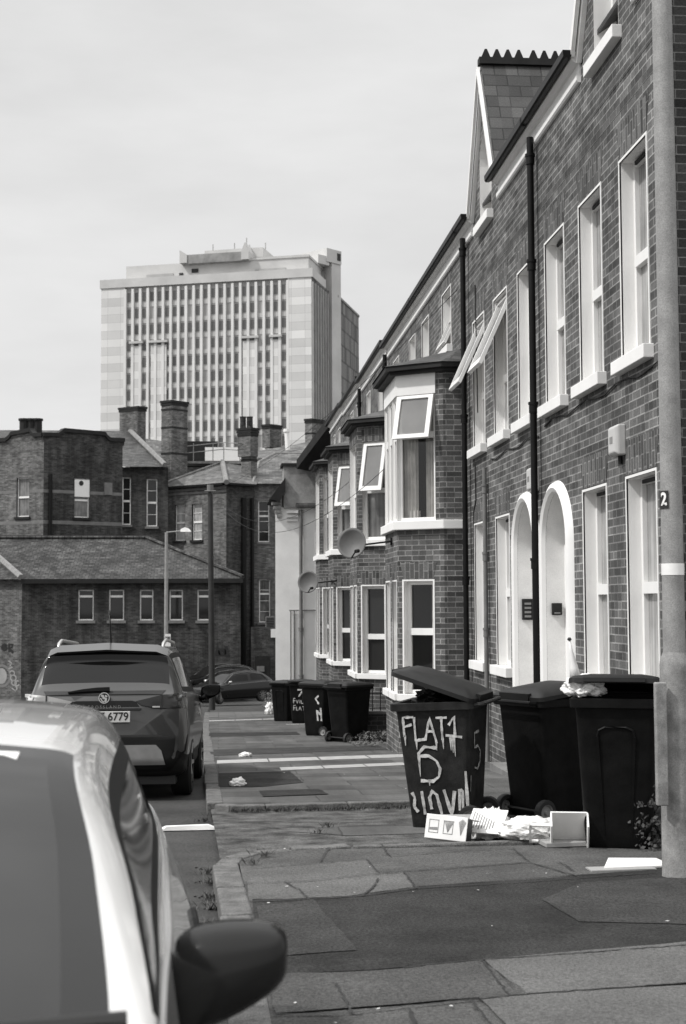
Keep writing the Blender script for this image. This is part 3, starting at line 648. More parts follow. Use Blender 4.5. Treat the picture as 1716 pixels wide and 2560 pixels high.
# alarm boxes, entry phones
def wallbox(y, z, w, h, d, label, name='alarm_box', cat='alarm box', mat='alarm', grp=None):
    t_ = thing(name, label, cat, TF(y, 0, z - h / 2), grp)
    m = MB(); m.rings([[TF(y + a * w / 2 * k, dd, z + b * h / 2 * k) for a, b in ((-1, -1), (1, -1), (1, 1), (-1, 1))] for dd, k in ((0.0, 1), (-d * .7, 1), (-d, .82))]); m.build('cover', M[mat], t_, bevel=.012, weld=True)
    MB().box(XF - d - .003, XF - d, y - w * .18, y + w * .18, z - h * .1, z + h * .12).build('badge', M['print_'], t_)
    q = MB(); q.tube([TF(y, -.02, z - h / 2), TF(y, -.02, z - h / 2 - .07)], .02, 8); q.build('cable_outlet', M['lead'], t_)
wallbox(12.27, 1.42, .25, .27, .1, 'pale alarm box on the brick wall nearest the lamp post', grp='alarm boxes on the terrace')
wallbox(15.66, 1.37, .25, .27, .1, 'pale alarm box half hidden behind the black downpipe above the far arched porch', grp='alarm boxes on the terrace')
def jambbox(y, z, w, h, label, name, cat, rows):
    d0 = .105; t_ = thing(name, label, cat, (XF + d0, y, z - h / 2)); MB().box(XF + d0 - w / 2, XF + d0 + w / 2, y - .04, y, z - h / 2, z + h / 2).build('case', M['lead'], t_, bevel=.006)
    q = MB()
    for k in range(rows): q.box(XF + d0 - w * .3, XF + d0 + w * .3, y - .046, y - .041, z - h * .38 + k * h * .2, z - h * .28 + k * h * .2)
    q.build('buttons', M['print_'], t_)
jambbox(dB[1], -.09, .13, .25, 'tall dark door entry panel with buttons inside the far arched porch', 'entry_phone', 'entry phone', 4)
jambbox(dA[1], -.08, .11, .13, 'small square black bell box inside the near arched porch', 'door_bell_box', 'bell box', 1)
# ================================================================== BAY HOUSES
bay_specs = [
 # y0,y1, bay Y0, eave lift, upper windows, label
 (20.1, 24.9, 20.16, 0.0, [(21.42, 22.28), (23.75, 24.53)], 'brick house whose white framed bay shows curtains under a tilted-open top sash'),
 (24.9, 29.55, 26.2, 0.0, [(25.4, 26.18), (27.75, 28.6)], 'brick bay house directly behind the larger satellite dish, open sash in its brick bay'),
 (29.55, 35.0, 31.8, .1, [(30.5, 31.36), (33.1, 33.9)], 'brick bay house directly behind the smaller satellite dish'),
 (35.0, 40.2, 36.2, .2, [(35.7, 36.5), (37.3, 38.14)], 'brick bay house second from the far end of the terrace'),
 (40.2, 45.0, 40.9, .26, [(41.4, 42.2), (43.2, 43.9)], 'last brick house of the terrace, next to the cream rendered gable'),
]
def bay(par, Y0, lift, detail, bopen=False):
    P = [(XF, Y0), (3.22, Y0), (2.60, Y0 + .44), (2.60, Y0 + 1.95), (3.22, Y0 + 2.39), (XF, Y0 + 2.39)]
    fr = [T(P[i], P[i + 1]) for i in range(5)]
    for f_ in fr:
        c = Vector((XF, Y0 + 1.2)); mid = f_.A + f_.t * f_.L / 2
        if (c - mid).dot(f_.n) < 0: f_.n = -f_.n
    zb = g(Y0) - .3; L = [f_.L for f_ in fr]
    z1a, z1b = 1.18 + lift * .3, 3.02 + lift; g0, g1 = -1.32, .31 + lift * .3
    wins = {1: (.20 if detail else .12, L[1] - .12), 2: (.14, L[2] - .14), 3: (.12, L[3] - .12)}
    lo = MB(); hi = MB()
    for i, f_ in enumerate(fr):
        h_lo = [(wins[i][0], wins[i][1], g0, g1)] if i in wins else []
        if i == 1: h_lo = [(.18, L[1] - .10, g0, g1)]
        if i == 2: h_lo = [(.1, .62, g0, g1), (.9, L[2] - .1, g0, g1)]
        lo.wall(f_, 0, L[i], zb, z1a - .13, h_lo)
        for hh in h_lo:
            window(par, f_, hh[0], hh[1], g0, g1, 'clear' if detail and i == 1 else 'darkpane' if i != 2 else 'netdark', rev=.1, mid=.42 if not detail else .55, vents=False, sillh=.1, silld=.06)
            if i in (1, 2): soldier(par, f_, hh[0], hh[1], g1 + .025, .25, splay=.06)
        h_hi = [(wins[i][0], wins[i][1], z1a, z1b)] if i in wins else []
        if detail and i == 1: h_hi = [(.13, L[1] - .0, z1a, z1b)]
        if detail and i == 2: h_hi = [(.0, L[2], z1a, z1b)]
        hi.wall(f_, 0, L[i], z1a, z1b + .30, [(a_, b_, c_2, z1b + .31) for a_, b_, c_2, d_2 in h_hi] if detail else h_hi)
        for hh in h_hi:
            if detail and i == 2:
                n = 3
                for k in range(n): window(par, f_, L[2] / n * k + .02, L[2] / n * (k + 1) - .02, z1a, z1b, 'netdark', rev=.03, mid=.68, vents=False, sill=False, trim=False)
            else:
                op = None
                if detail and i == 1: op = (z1b - .02, .66, .17)
                if (not detail) and i == 1 and bopen: op = (z1b - .02, .95, .22)
                window(par, f_, hh[0], hh[1], z1a, z1b, 'clear' if detail and i == 1 else 'netdark', rev=.05 if detail else .09, mid=.68 if detail else .5, vents=False, sill=False, open_=op, trim=False, fr=.05)
                if not detail: soldier(par, f_, hh[0], hh[1], z1b + .01, .26, splay=.03)
        if detail and i in (1, 2):
            q = MB(); q.tbox(f_, 0.0 if i == 2 else .12, L[i], -.012, .06, z1b + .002, z1b + .30); q.build('fascia', M['white'], par)
    lo.build('bay_lower_wall', M['brick'], par); hi.build('bay_upper_wall', M['brick'], par)
    def grow(e): return [(XF, Y0 - e), (3.22 - e * .3, Y0 - e), (2.60 - e, Y0 + .44 - e * .5), (2.60 - e, Y0 + 1.95 + e * .5), (3.22 - e * .3, Y0 + 2.39 + e), (XF, Y0 + 2.39 + e)]
    q = MB(); q.prism([(x, y, z1a - .13) for x, y in grow(.07)], (0, 0, .13)); q.build('sill_band', M['white'], par, bevel=.01, weld=True)
    q = MB(); q.prism([(x, y, z1b + .30) for x, y in grow(.10)], (0, 0, .05)); q.prism([(x, y, z1b + .352) for x, y in grow(.17)], (0, 0, .07)); q.build('bay_fascia', M['lead'], par)
    q = MB(); E_ = grow(.19); top = [(XF, Y0 + .35), (XF, Y0 + .5), (3.3, Y0 + .9), (3.3, Y0 + 1.5), (XF, Y0 + 1.9), (XF, Y0 + 2.05)]; zt = z1b + .424
    for k in range(5): q.quad((*E_[k], zt), (*E_[k + 1], zt), (*top[k + 1], zt + .30), (*top[k], zt + .30))
    q.poly([(*p, zt + .3) for p in top]); q.build('bay_roof', M['slate'], par)
    # room behind the splay window
    if detail:
        f_ = fr[1]; c = MB()
        def drape(s0, s1, za, zb_, amp=.025, per=.055, dd=.28):
            n = int((s1 - s0) / .012); 
            for k in range(n):
                a, b = s0 + (s1 - s0) * k / n, s0 + (s1 - s0) * (k + 1) / n
                da, db = [dd + amp * math.sin(2 * PI * x / per + math.sin(x * 17)) for x in (a, b)]
                c.quad(f_(a, da, za), f_(b, db, za), f_(b, db, zb_), f_(a, da, zb_))
        drape(.14, .36, z1a + .02, z1b, dd=.16); drape(.50, .80, z1a + .02, z1b, dd=.16); drape(.19, .27, g0, g1, dd=.16)
        c.build('curtains', M['curtain'], par)
        MB().box(2.75, XF + .5, Y0 + .95, Y0 + 1.0, zb, z1b + .2).build('room_back', M['room'], par)
        MB().tbox(f_, .5, .66, .16, .24, z1a + .02, z1a + .16).build('window_ornament', M['card'], par)
houses = []
for idx, (y0, y1, bY, lift, ups, lab) in enumerate(bay_specs):
    h = thing('terraced_house', lab, 'house', (XF, (y0 + y1) / 2, g((y0 + y1) / 2)), 'brick terraced houses in the row'); houses.append(h)
    holes = [(a, b, 3.95 + lift, 4.88 + lift) for a, b in ups]
    facade_wall(h, y0, y1, -4.0, EAVE + lift - .02, holes)
    for k, (a, b) in enumerate(ups):
        window(h, TF, a, b, 3.95 + lift, 4.88 + lift, 'netdark', rev=.16, mid=.5, open_=(4.45, .52, .22) if idx == 0 and k == 0 else None, vents=False)
        soldier(h, TF, a, b, 4.91 + lift, .2)
    cornice(h, y0 + .002, y1, lift); main_roof(h, y0, y1, lift)
    (bay(h, bY, lift, idx == 0, idx in (1, 2)) if idx < 4 else None)
    if idx in (1, 2): pipe(h, XF - .085, y1 - .1, 1.0, EAVE + lift - .1, .045, collars=(4.9,))
    if idx == 1:
        pass
    # front door recess, plain, at the far side of each bay house
    da = bY + 2.7 if bY + 3.7 < y1 else y0 + .25
    MB().tbox(TF, da, da + .9, -.02, .02, g(da), .5).build('front_door', M['lead'], h)
    MB().tbox(TF, da - .1, da + 1.0, -.05, .02, .5, .62).build('door_lintel', M['white'], h)
# small black pipe elbow at the bay top
wire(houses[0], [(XF - .08, 19.95, 3.12), (3.3, 20.06, 3.2)], .03, 'black', 'overflow_pipe')
# ---- low garden wall with railings in front of the first bay house
gw = thing('garden_wall', 'low brick garden wall topped by thin black railings in front of the bay window', 'wall', (2.9, 25.4, g(25.4)))
m = MB(); zt = g(25) + .44; m.box(2.25, XF - .02, 25.3, 25.52, g(25.3) - .3, zt); m.build('brick_base', M['brick_shade'], gw)
m = MB(); m.box(2.22, XF - .02, 25.27, 25.55, zt, zt + .05); m.build('coping', M['stone'], gw)
m = MB()
for k in range(9): x = 2.3 + .145 * k; m.tube([(x, 25.4, zt + .04), (x, 25.4, zt + .42), (x, 25.4, zt + .48)], [.009, .009, .001], 5)
for z in (.10, .36): m.tube([(2.27, 25.4, zt + z), (XF - .02, 25.4, zt + z)], .009, 5)
m.build('railing', M['black'], gw)
# dishes
def dish(c, dia, mount, label, nrm):
    c = Vector(c); t_ = thing('satellite_dish', label, 'satellite dish', c, 'satellite dishes on the bays'); nrm = Vector(nrm).normalized()
    a = nrm.cross(Vector((0, 0, 1))).normalized(); b = a.cross(nrm); R = []
    for k in range(7):
        q = k / 6; R.append([c + (a * math.cos(2 * PI * i / 28) + b * 1.06 * math.sin(2 * PI * i / 28)) * dia / 2 * max(q, .01) + nrm * (.10 * dia / .5 * (q * q - 1) + .02) for i in range(28)])
    R.append([p - nrm * .012 for p in R[-1]]); m = MB(); m.rings(R, cap=False); m.build('reflector', M['dish'], t_, smooth='full')
    e = c - b * dia * .46 + nrm * .0; f_ = c - b * dia * .30 - a * dia * .16 + nrm * .26
    f2 = c - b * dia * .42 - a * dia * .3 + nrm * .24
    m = MB(); m.tube([c - b * dia * .5 - nrm * .02, f2], .012, 6); m.build('feed_arm', M['black'], t_)
    m = MB(); m.tube([f2, f2 + Vector((.03, 0, .02)) - nrm * .05], .028, 8); m.build('receiver', M['lead'], t_)
    m = MB(); mt = Vector(mount); m.tube([c - nrm * .1, c - nrm * .16 + Vector((0, .02, 0)), Vector((mt.x - .05, c.y + .12, c.z + .03)), mt], .014, 8); m.disc(mt + Vector((-.02, 0, 0)), (1, 0, 0), .06, .03); m.build('wall_bracket', M['black'], t_)
p1 = PY(880, 1358, 21.0); dish(p1, .44, (2.6, 21.3, p1.z + .04), 'larger grey satellite dish on the near bay, above and nearer than the other dish', (-.38, -1, .22))
p2 = PY(771, 1455, 30.6); dish(p2, .46, (2.6, 32.6, p2.z + .02), 'smaller grey satellite dish farther down the row, below the other dish', (-.38, -1, .22))
exec_after = []
# ================================================================== CREAM RENDERED HOUSE AT THE END
ch = thing('rendered_house', 'cream roughcast house end with drainpipe and crumbling chimney breast beyond the terrace', 'house', (4, 50, g(50)))
def P2(u, Y, v=1500): q = PY(u, v, Y); return (q.x, q.y)
YC = 48.5
TC_ = T(P2(689, YC), P2(860, YC)); TC_.n = Vector((0, 1))
m = MB(); s_top = TC_.hit(689, 1262); sR = TC_.L
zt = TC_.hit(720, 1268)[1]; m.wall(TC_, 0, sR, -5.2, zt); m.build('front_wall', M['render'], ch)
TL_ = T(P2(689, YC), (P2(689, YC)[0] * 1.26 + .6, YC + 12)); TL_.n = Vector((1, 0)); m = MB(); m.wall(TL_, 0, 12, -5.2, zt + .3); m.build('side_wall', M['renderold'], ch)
# chimney breast
m = MB(); a = TC_.hit(709, 1200)[0]; b = TC_.hit(790, 1200)[0]; z0 = TC_.hit(720, 1270)[1]; z1 = TC_.hit(720, 1166)[1]
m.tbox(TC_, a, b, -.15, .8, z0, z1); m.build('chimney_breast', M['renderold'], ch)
m = MB(); m.tbox(TC_, a - .08, b + .05, -.22, .85, z1, z1 + .09); m.build('coping', M['lead'], ch)
m = MB()
for k in range(3): m.tbox(TC_, TC_.hit(718, 1290)[0], TC_.hit(745, 1290)[0], -.05 - .06 * (2 - k), .0, zt - .12 - .14 * k - .09, zt - .12 - .14 * k)
m.build('corbel', M['white'], ch)
# left corbel with little steep roof
m = MB(); e0 = TC_.hit(674, 1249); e1 = TC_.hit(709, 1196)
m.prism([TC_(e0[0], -.3, e0[1]), TC_(e1[0] + .05, -.3, e1[1]), TC_(e1[0] + .05, -.3, e1[1] - .45), TC_(e0[0] + .35, -.3, e0[1] - .1)], (0, 3.0, 0)); m.build('verge_roof', M['lead'], ch)
m = MB()
for k in range(4): m.tbox(TC_, TC_.hit(680 + 4 * k, 1255)[0], TC_.hit(703, 1255)[0], -.12, .3, e0[1] - .18 - .14 * k, e0[1] - .08 - .14 * k)
m.build('kneeler', M['renderold'], ch)
pq = TC_.hit(752, 1300); px_ = TC_(pq[0], -.09, 0); pipe(ch, px_.x, px_.y, -4.5, TC_.hit(752, 1275)[1], .06, 'stone', 'drainpipe', collars=(-2.5, -.9, .8))
m = MB(); m.prism([TC_(TC_.hit(738, 1270)[0], -.25, zt), TC_(sR + .5, -.25, zt), TC_(sR + .5, 1.2, zt + 1.1), TC_(TC_.hit(770, 1240)[0], 1.2, zt + 1.1)], (0, 0, .06)); m.build('lean_to_roof', M['slate'], ch)
m = MB(); u0 = TC_.hit(727, 1526)[0]; zz = TC_.hit(727, 1526)[1]
for ds in (0, .12): m.tube([TC_(u0 + ds, -.05, -4.4), TC_(u0 + ds, -.05, zz)], .022, 6)
m.tube([TC_(u0 - .05, -.05, zz), TC_(sR, -.05, zz)], .022, 6); m.build('thin_pipes', M['stone'], ch)
# dark verge of the roof that closes the terrace
m = MB(); va, vb = PY(742, 1172, 47.5), PY(850, 1030, 45.1)
m.prism([va, vb, vb + Vector((0, 0, .35)), va + Vector((0, 0, .3))], (1.5, 2.5, 0)); m.build('terrace_verge', M['lead'], ch)
m = MB(); m.box(vb.x - .3, XF + 8, 45.0, 45.2, -5, EAVE + .3); m.build('end_wall', M['brick_shade'], ch)
m = MB(); m.poly([va + Vector((0, .5, .1)), vb + Vector((0, .5, .3)), vb + Vector((6, 6, .3)), va + Vector((6, 8, .1))]); m.build('rear_roof', M['slate'], ch)
# ================================================================== LEFT AND FAR BUILDINGS
def far_window(par, t, u0, u1, v0, v1, glass='darkpane', sillm='stone', mid=.75, open_=None, mull=0, fr=.06, framem='upvc', sill=True):
    s0, z1 = t.hit(u0, v0); s1, _ = t.hit(u1, v0); _, z0 = t.hit((u0 + u1) / 2, v1); z1 = t.hit((u0 + u1) / 2, v0)[1]
    if s0 > s1: s0, s1 = s1, s0
    return (s0, s1, z0, z1, glass, sillm, mid, open_, mull, fr, framem, sill)
def far_wall(par, t, s0, s1, z0, z1, wins, mat, top=None):
    m = MB(); m.wall(t, s0, s1, z0, z1, [w[:4] for w in wins])
    if top: m.poly([t(s, 0, z) for s, z in top])
    o = m.build('wall', M[mat], par)
    for w in wins:
        window(par, t, w[0], w[1], w[2], w[3], w[4], rev=.12, sill=w[11], sillm=w[5], mid=w[6], open_=w[7], mullion=w[8], fr=w[9], framem=w[10], far=True, vents=False, revm='brick_far_shade', trim=False, sillh=.14)
    return o
# --- low hipped building across the side street
lb = thing('low_brick_building', 'long low dark brick building with tiled hip roof and five small windows', 'building', (-5, 70, g(66)))
Y1 = 70
T1 = T(P2(55, Y1), P2(602, Y1)); T1.n = Vector((0, 1)); ze = T1.hit(300, 1447)[1]
ws = [far_window(lb, T1, a, b, 1474, 1551, mid=.78, glass='darkpane') for a, b in ((196, 235), (273, 311), (350, 384), (424, 458), (494, 527))]
far_wall(lb, T1, 0, T1.L, -5.2, ze, ws, 'brick_far_shade')
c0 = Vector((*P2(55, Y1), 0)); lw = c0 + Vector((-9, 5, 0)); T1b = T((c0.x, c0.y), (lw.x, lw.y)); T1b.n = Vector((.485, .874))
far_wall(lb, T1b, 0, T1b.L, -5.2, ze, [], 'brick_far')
T1c = T(P2(602, Y1), (P2(602, Y1)[0], Y1 + 7)); far_wall(lb, T1c, 0, 7, -5.2, ze, [], 'brick_far_shade')
m = MB(); E0 = Vector((c0.x, Y1 - .35, ze)); E1 = Vector((P2(608, Y1)[0], Y1 - .35, ze)); R1 = PY(366, 1347, Y1 + 6); R0 = PY(-60, 1340, Y1 + 6); R0.z = R1.z
m.poly([E0, E1, R1, R0]); m.poly([E0, R0, Vector((R0.x - 3, R0.y + 2, R0.z)), Vector((E0.x - 9, E0.y + 5, ze))]); m.poly([E1, Vector((E1.x, Y1 + 12, ze)), R1]); m.build('roof', M['tile'], lb)
m = MB(); m.prism([E0 + Vector((0, 0, -.22)), E1 + Vector((0, 0, -.22)), E1, E0], (0, .3, 0)); m.build('eaves_board', M['lead'], lb)
m = MB(); m.tube([E0 + Vector((0, 0, .08)), R0 + Vector((0, 0, .08))], .16, 6); m.build('hip_tiles', M['ridge'], lb)
m = MB(); m.tube([R0 + Vector((0, 0, .08)), R1 + Vector((0, 0, .08))], .12, 6); m.tube([R1 + Vector((0, 0, .08)), E1 + Vector((0, 0, .08))], .1, 6); m.build('ridge_tiles', M['tile'], lb)
# graffiti on its left wing (a drawing on the wall, one part)
def strokes(t, pts_list, w, mat, par, name='graffiti', d=-.01):
    m = MB(); nn = Vector((-t.n.x, -t.n.y, 0))
    for pts in pts_list: m.ribbon([t(*( (t.hit(u, v)[0]), d, t.hit(u, v)[1])) for u, v in pts], w, nn)
    return m.build(name, M[mat], par)
def circ(cu, cv, r, a0=0, a1=360, n=14, ry=None): return [(cu + r * math.cos(math.radians(a0 + (a1 - a0) * k / n)), cv + (ry or r) * math.sin(math.radians(a0 + (a1 - a0) * k / n))) for k in range(n + 1)]
M['grafpale'] = plain('graffiti_pale', .30, .8)
strokes(T1b, [circ(31, 1683, 6), circ(34, 1695, 7), circ(36, 1707, 6), [(22, 1652), (30, 1658), (26, 1664), (32, 1668), (22, 1672)], [(38, 1712), (44, 1722), (38, 1728)], [(30, 1720), (40, 1727), (44, 1716)], circ(44, 1708, 6, 30, 300)], .07, 'grafpale', lb)
strokes(T1b, [circ(6, 1690, 20, -120, 140, ry=26)], .12, 'stone', lb); m = MB(); m.poly([T1b(T1b.hit(u, v)[0], -.006, T1b.hit(u, v)[1]) for u, v in circ(4, 1690, 14, ry=20)]); m.build('graffiti', M['grafpale'], lb)
strokes(T1b, [circ(12, 1618, 6, 0, 330), [(6, 1618), (18, 1617)], [(24, 1630), (24, 1610), (32, 1612), (30, 1620), (24, 1621), (34, 1632)]], .14, 'ink', lb)
m = MB()
for (u_, v_, w_) in ((545, 1632, 40),): 
    strokes(T1, [[(540, 1640), (544, 1612), (548, 1640)], circ(556, 1630, 6), [(566, 1615), (566, 1640), (575, 1636)]], .16, 'ink', lb)
# --- taller brick block with shaped parapets
pb = thing('parapet_brick_building', 'brick block with curved parapets, pale stone bands and a boarded window', 'building', (-9.9, 84, g(66)))
Yc = 80.0; K = Vector(P2(107, Yc)); zc = PY(107, 1087, Yc).z
def depth_for(u, v, z): r = ray(u, v); return r.y * (z / r.z)
yR = depth_for(305, 1103 - 2, zc); Rr = Vector(P2(305, yR)); yL = depth_for(-30, 1100 - 4, zc); Lf = Vector(P2(-30, yL))
TR = T(K, Rr); TL = T(K, Lf)
for t_ in (TR, TL):
    if t_.n.y < 0: t_.n = -t_.n
def tw(t, lst): return [far_window(None, t, *a[:4], **a[4]) for a in lst]
wl = [far_window(None, TL, 42, 74, 1194, 1292, glass='greypane', mid=.5, sillm='lead')]
wr = [far_window(None, TR, 187, 225, 1197, 1294, glass='greypane', mid=.45, sillm='lead')]
zc = min(TR.hit(200, 1104)[1], TR.hit(120, 1100)[1])
far_wall(pb, TL, 0, TL.L, -6, zc, wl, 'brick_far'); far_wall(pb, TR, 0, TR.L, -6, zc, wr, 'brick_far_shade')
def parapet(t, prof, name, mat):
    pts = [t.hit(u, v) for u, v in prof]; m = MB()
    for (a, za), (b, zb_) in zip(pts[:-1], pts[1:]):
        m.prism([t(a, -.004, zc - .02), t(b, -.004, zc - .02), t(b, -.004, max(zb_, zc)), t(a, -.004, max(za, zc))], Vector((*(t.n * .3), 0)))
    m.build(name, M[mat], pb)
    q = MB()
    for (a, za), (b, zb_) in zip(pts[:-1], pts[1:]): q.prism([t(a, -.12, za), t(b, -.12, zb_), t(b, -.12, zb_ + .22), t(a, -.12, za + .22)], Vector((*(t.n * .5), 0)))
    q.build('coping', M['lead'], pb)
parapet(TR, [(107, 1091), (145, 1092), (153, 1086), (160, 1080), (262, 1089), (268, 1098), (276, 1104), (311, 1105)], 'parapet_wall', 'brick_far_shade')
parapet(TL, [(107, 1091), (86, 1093), (80, 1086), (77, 1080), (30, 1089), (24, 1098), (16, 1104), (-30, 1108)], 'parapet_wall', 'brick_far')
for t_, va, mt in ((TR, 0, 'stone'), (TL, 0, 'stone')):
    m = MB()
    for za, zb_ in ((t_.hit(110, 1231)[1], t_.hit(110, 1223)[1]), (t_.hit(110, 1309)[1], t_.hit(110, 1300)[1])):
        ww = wr[0] if t_ is TR else wl[0]
        if za < ww[3] and zb_ > ww[2]: m.tbox(t_, 0, ww[0] - .03, -.01, .02, za, zb_); m.tbox(t_, ww[1] + .03, t_.L, -.01, .02, za, zb_)
        else: m.tbox(t_, 0, t_.L, -.01, .02, za, zb_)
    m.build('stone_band', M[mt], pb)
s0, z1 = TR.hit(187, 1198); s1, z0 = TR.hit(225, 1243); b_ = MB(); b_.tbox(TR, s0, s1, .02, .06, z0, z1); bo = b_.build('window_board', M['foam'], pb)
cc = TR.hit(204, 1208); MB().disc(TR(cc[0], .015, cc[1]), (-TR.n.x, -TR.n.y, 0), .14, .01).build('vent_hole', M['ink'], bo)
px_ = TR(TR.hit(125, 1250)[0], -.1, 0); pipe(pb, px_.x, px_.y, -3, TR.hit(125, 1185)[1], .1, 'black', 'downpipe')
m = MB(); sb = TR.hit(270, 1222); m.tbox(TR, sb[0] - .25, sb[0] + .25, -.08, 0, sb[1] - .35, sb[1] + .35); m.build('vent_box', M['stone'], pb)
# recessed wing with two sash windows and long slate roof
yW = 86.0; TWg = T(P2(303, yW), P2(420, yW)); TWg.n = Vector((0, 1)); zw = TWg.hit(350, 1168)[1]
wg = [far_window(None, TWg, 306, 328, 1193, 1312, glass='darkpane', mid=.5, mull=3, fr=.07), far_window(None, TWg, 367, 394, 1197, 1316, glass='darkpane', mid=.5, mull=3, fr=.07)]
far_wall(pb, TWg, 0, TWg.L, -6, zw, wg, 'brick_far_shade')
m = MB(); a = PY(-60, 1166, yW - .4); a.z = zw; b = PY(413, 1170, yW - .4); b.z = zw; r1 = PY(322, 1077, yW + 7); r0 = PY(-80, 1040, yW + 7); r0.z = r1.z
m.poly([a, b, r1, r0]); m.poly([b, Vector((b.x, yW + 14, zw)), r1]); m.build('roof', M['slate'], pb)
m = MB(); m.tube([r1 + Vector((0, -.1, .1)), b + Vector((0, -.1, .1))], .16, 6); m.build('verge_tiles', M['ridge'], pb)
m = MB()
for u_ in (61, 78, 94): q = PY(u_, 1090, 84.5); q2 = PY(u_, 1052, 84.5); m.tube([q, q2], .28, 10); m.tube([q2, q2 + Vector((0, 0, .12))], .34, 10)
cp = m.build('chimney_pots', M['lead'], pb)
# --- hip roofed brick building
hb = thing('hip_roof_brick_building', 'brick building with pale hipped slate roof behind the dark telegraph pole', 'building', (-1, 90, g(66)))
Yk = 84.0; K3 = Vector(P2(566, Yk)); z3 = PY(566, 1209, Yk).z; yl3 = depth_for(398, 1221, z3); L3 = Vector(P2(398, yl3)); yr3 = depth_for(636, 1213, z3); R3 = Vector(P2(636, yr3))
T3L = T(K3, L3); T3R = T(K3, R3)
for t_ in (T3L, T3R):
    if t_.n.y < 0: t_.n = -t_.n
w3 = [far_window(None, T3L, 437, 463, 1262, 1352, glass='net', mid=.5, mull=3, sillm='lead'), far_window(None, T3L, 480, 506, 1260, 1350, glass='net', mid=.5, mull=3, sillm='lead')]
far_wall(hb, T3L, 0, T3L.L, -6, z3, w3, 'brick_far'); far_wall(hb, T3R, 0, T3R.L, -6, z3, [], 'brick_far_shade')
m = MB()
for z in (z3 - .28, z3 - .5): m.tbox(T3L, 0, T3L.L, -.06, .02, z, z + .12)
m.build('corbel_band', M['stone'], hb)
ap = PY(557, 1156, Yk + 5.5)
def out(v2, k): c = Vector((ap.x, ap.y)); d = (v2 - c).normalized(); q = v2 + d * k; return Vector((q.x, q.y, z3 + .02))
kk, ll, rr3 = out(K3, .35), out(L3, .4), out(R3, .35)
m = MB(); m.poly([kk, ap, ll]); m.poly([kk, rr3, Vector((rr3.x + .5, rr3.y + 6, ap.z)), ap]); m.poly([ll, ap, Vector((ll.x, ll.y + 8, z3))]); m.build('roof', M['slate_lt'], hb)
m = MB(); m.tube([kk + Vector((0, 0, .05)), ap + Vector((0, 0, .05))], .17, 6); m.tube([ap + Vector((0, 0, .05)), ll + Vector((0, 0, .05))], .09, 6); m.build('hip_tiles', M['ridge'], hb)
m = MB(); m.tbox(T3L, 0, T3L.L + .3, -.35, -.1, z3 - .1, z3 + .03); m.tbox(T3R, 0, T3R.L, -.35, -.1, z3 - .1, z3 + .03); m.build('gutter', M['black'], hb)
for u_ in (607, 628): q = T3R(T3R.hit(u_, 1300)[0], -.14, 0); pipe(hb, q.x, q.y, -4, T3R.hit(u_, 1245)[1], .16 if u_ == 607 else .1, 'black', 'downpipe')
yb = yr3 + .5; TB = T(P2(634, yb), P2(705, yb)); TB.n = Vector((0, 1)); zB = TB.hit(660, 1209)[1]
wb = [far_window(None, TB, 646, 674, 1252, 1355, mid=.63, mull=3), far_window(None, TB, 648, 676, 1448, 1556, mid=.66, glass='netdark', mull=3)]
far_wall(hb, TB, 0, TB.L, -6, zB, wb, 'brick_far')
m = MB(); a = PY(632, 1209, yb - .3); b = PY(790, 1207, yb - .3); b.z = a.z; c = PY(760, 1133, yb + 5); d = PY(690, 1138, yb + 5); d.z = c.z; e = PY(648, 1156, yb + 3.6)
m.poly([a, b, Vector((b.x, c.y, c.z)), d, e]); m.build('roof', M['slate_lt'], hb)
m = MB(); m.tube([a, e, d, Vector((b.x, c.y, c.z))], .1, 6); m.build('ridge_tiles', M['ridge'], hb)
m = MB(); m.box(P2(635, yr3)[0] - .2, P2(700, yr3)[0], yr3 - 1.5, yr3 - 1.3, -6, PY(640, 1568, yr3 - 1.5).z); m.build('yard_wall', M['brick_far_shade'], hb)
ac = thing('air_conditioner', 'small grey louvred unit on the dark wall beside the cream house', 'air conditioner', PY(676, 1568, yb - 1.2)); q = PY(676, 1556, yb - 1.2)
MB().box(q.x - .28, q.x + .28, q.y, q.y + .4, q.z - .35, q.z + .35).build('case', M['stone'], ac); m = MB()
for k in range(6): m.box(q.x - .22, q.x + .22, q.y - .02, q.y, q.z - .27 + .1 * k, q.z - .22 + .1 * k)
m.build('louvres', M['lead'], ac)
q = PY(684, 1583, yr3 - 1.6); tag(MB().box(q.x - .15, q.x + .25, q.y - .05, q.y, q.z - .25, q.z + .25).build('wall_sign', M['foam']), 'blank white square sign on the dark yard wall beside the cream house', 'sign')
# doorway with notices in the yard wall
q = PY(657, 1700, yr3 - 1.55); dw = MB(); dw.box(q.x - .45, q.x + .45, q.y - .1, q.y, -5, q.z + 1.4); dwo = dw.build('yard_door', M['lead'], hb)
for (u_, v_, w_, h_) in ((652, 1672, .22, .16), (652, 1690, .14, .16)): r_ = PY(u_, v_, yr3 - 1.7); MB().box(r_.x - w_, r_.x + w_, r_.y, r_.y + .02, r_.z - h_, r_.z + h_).build('notice', M['stone'], dwo)
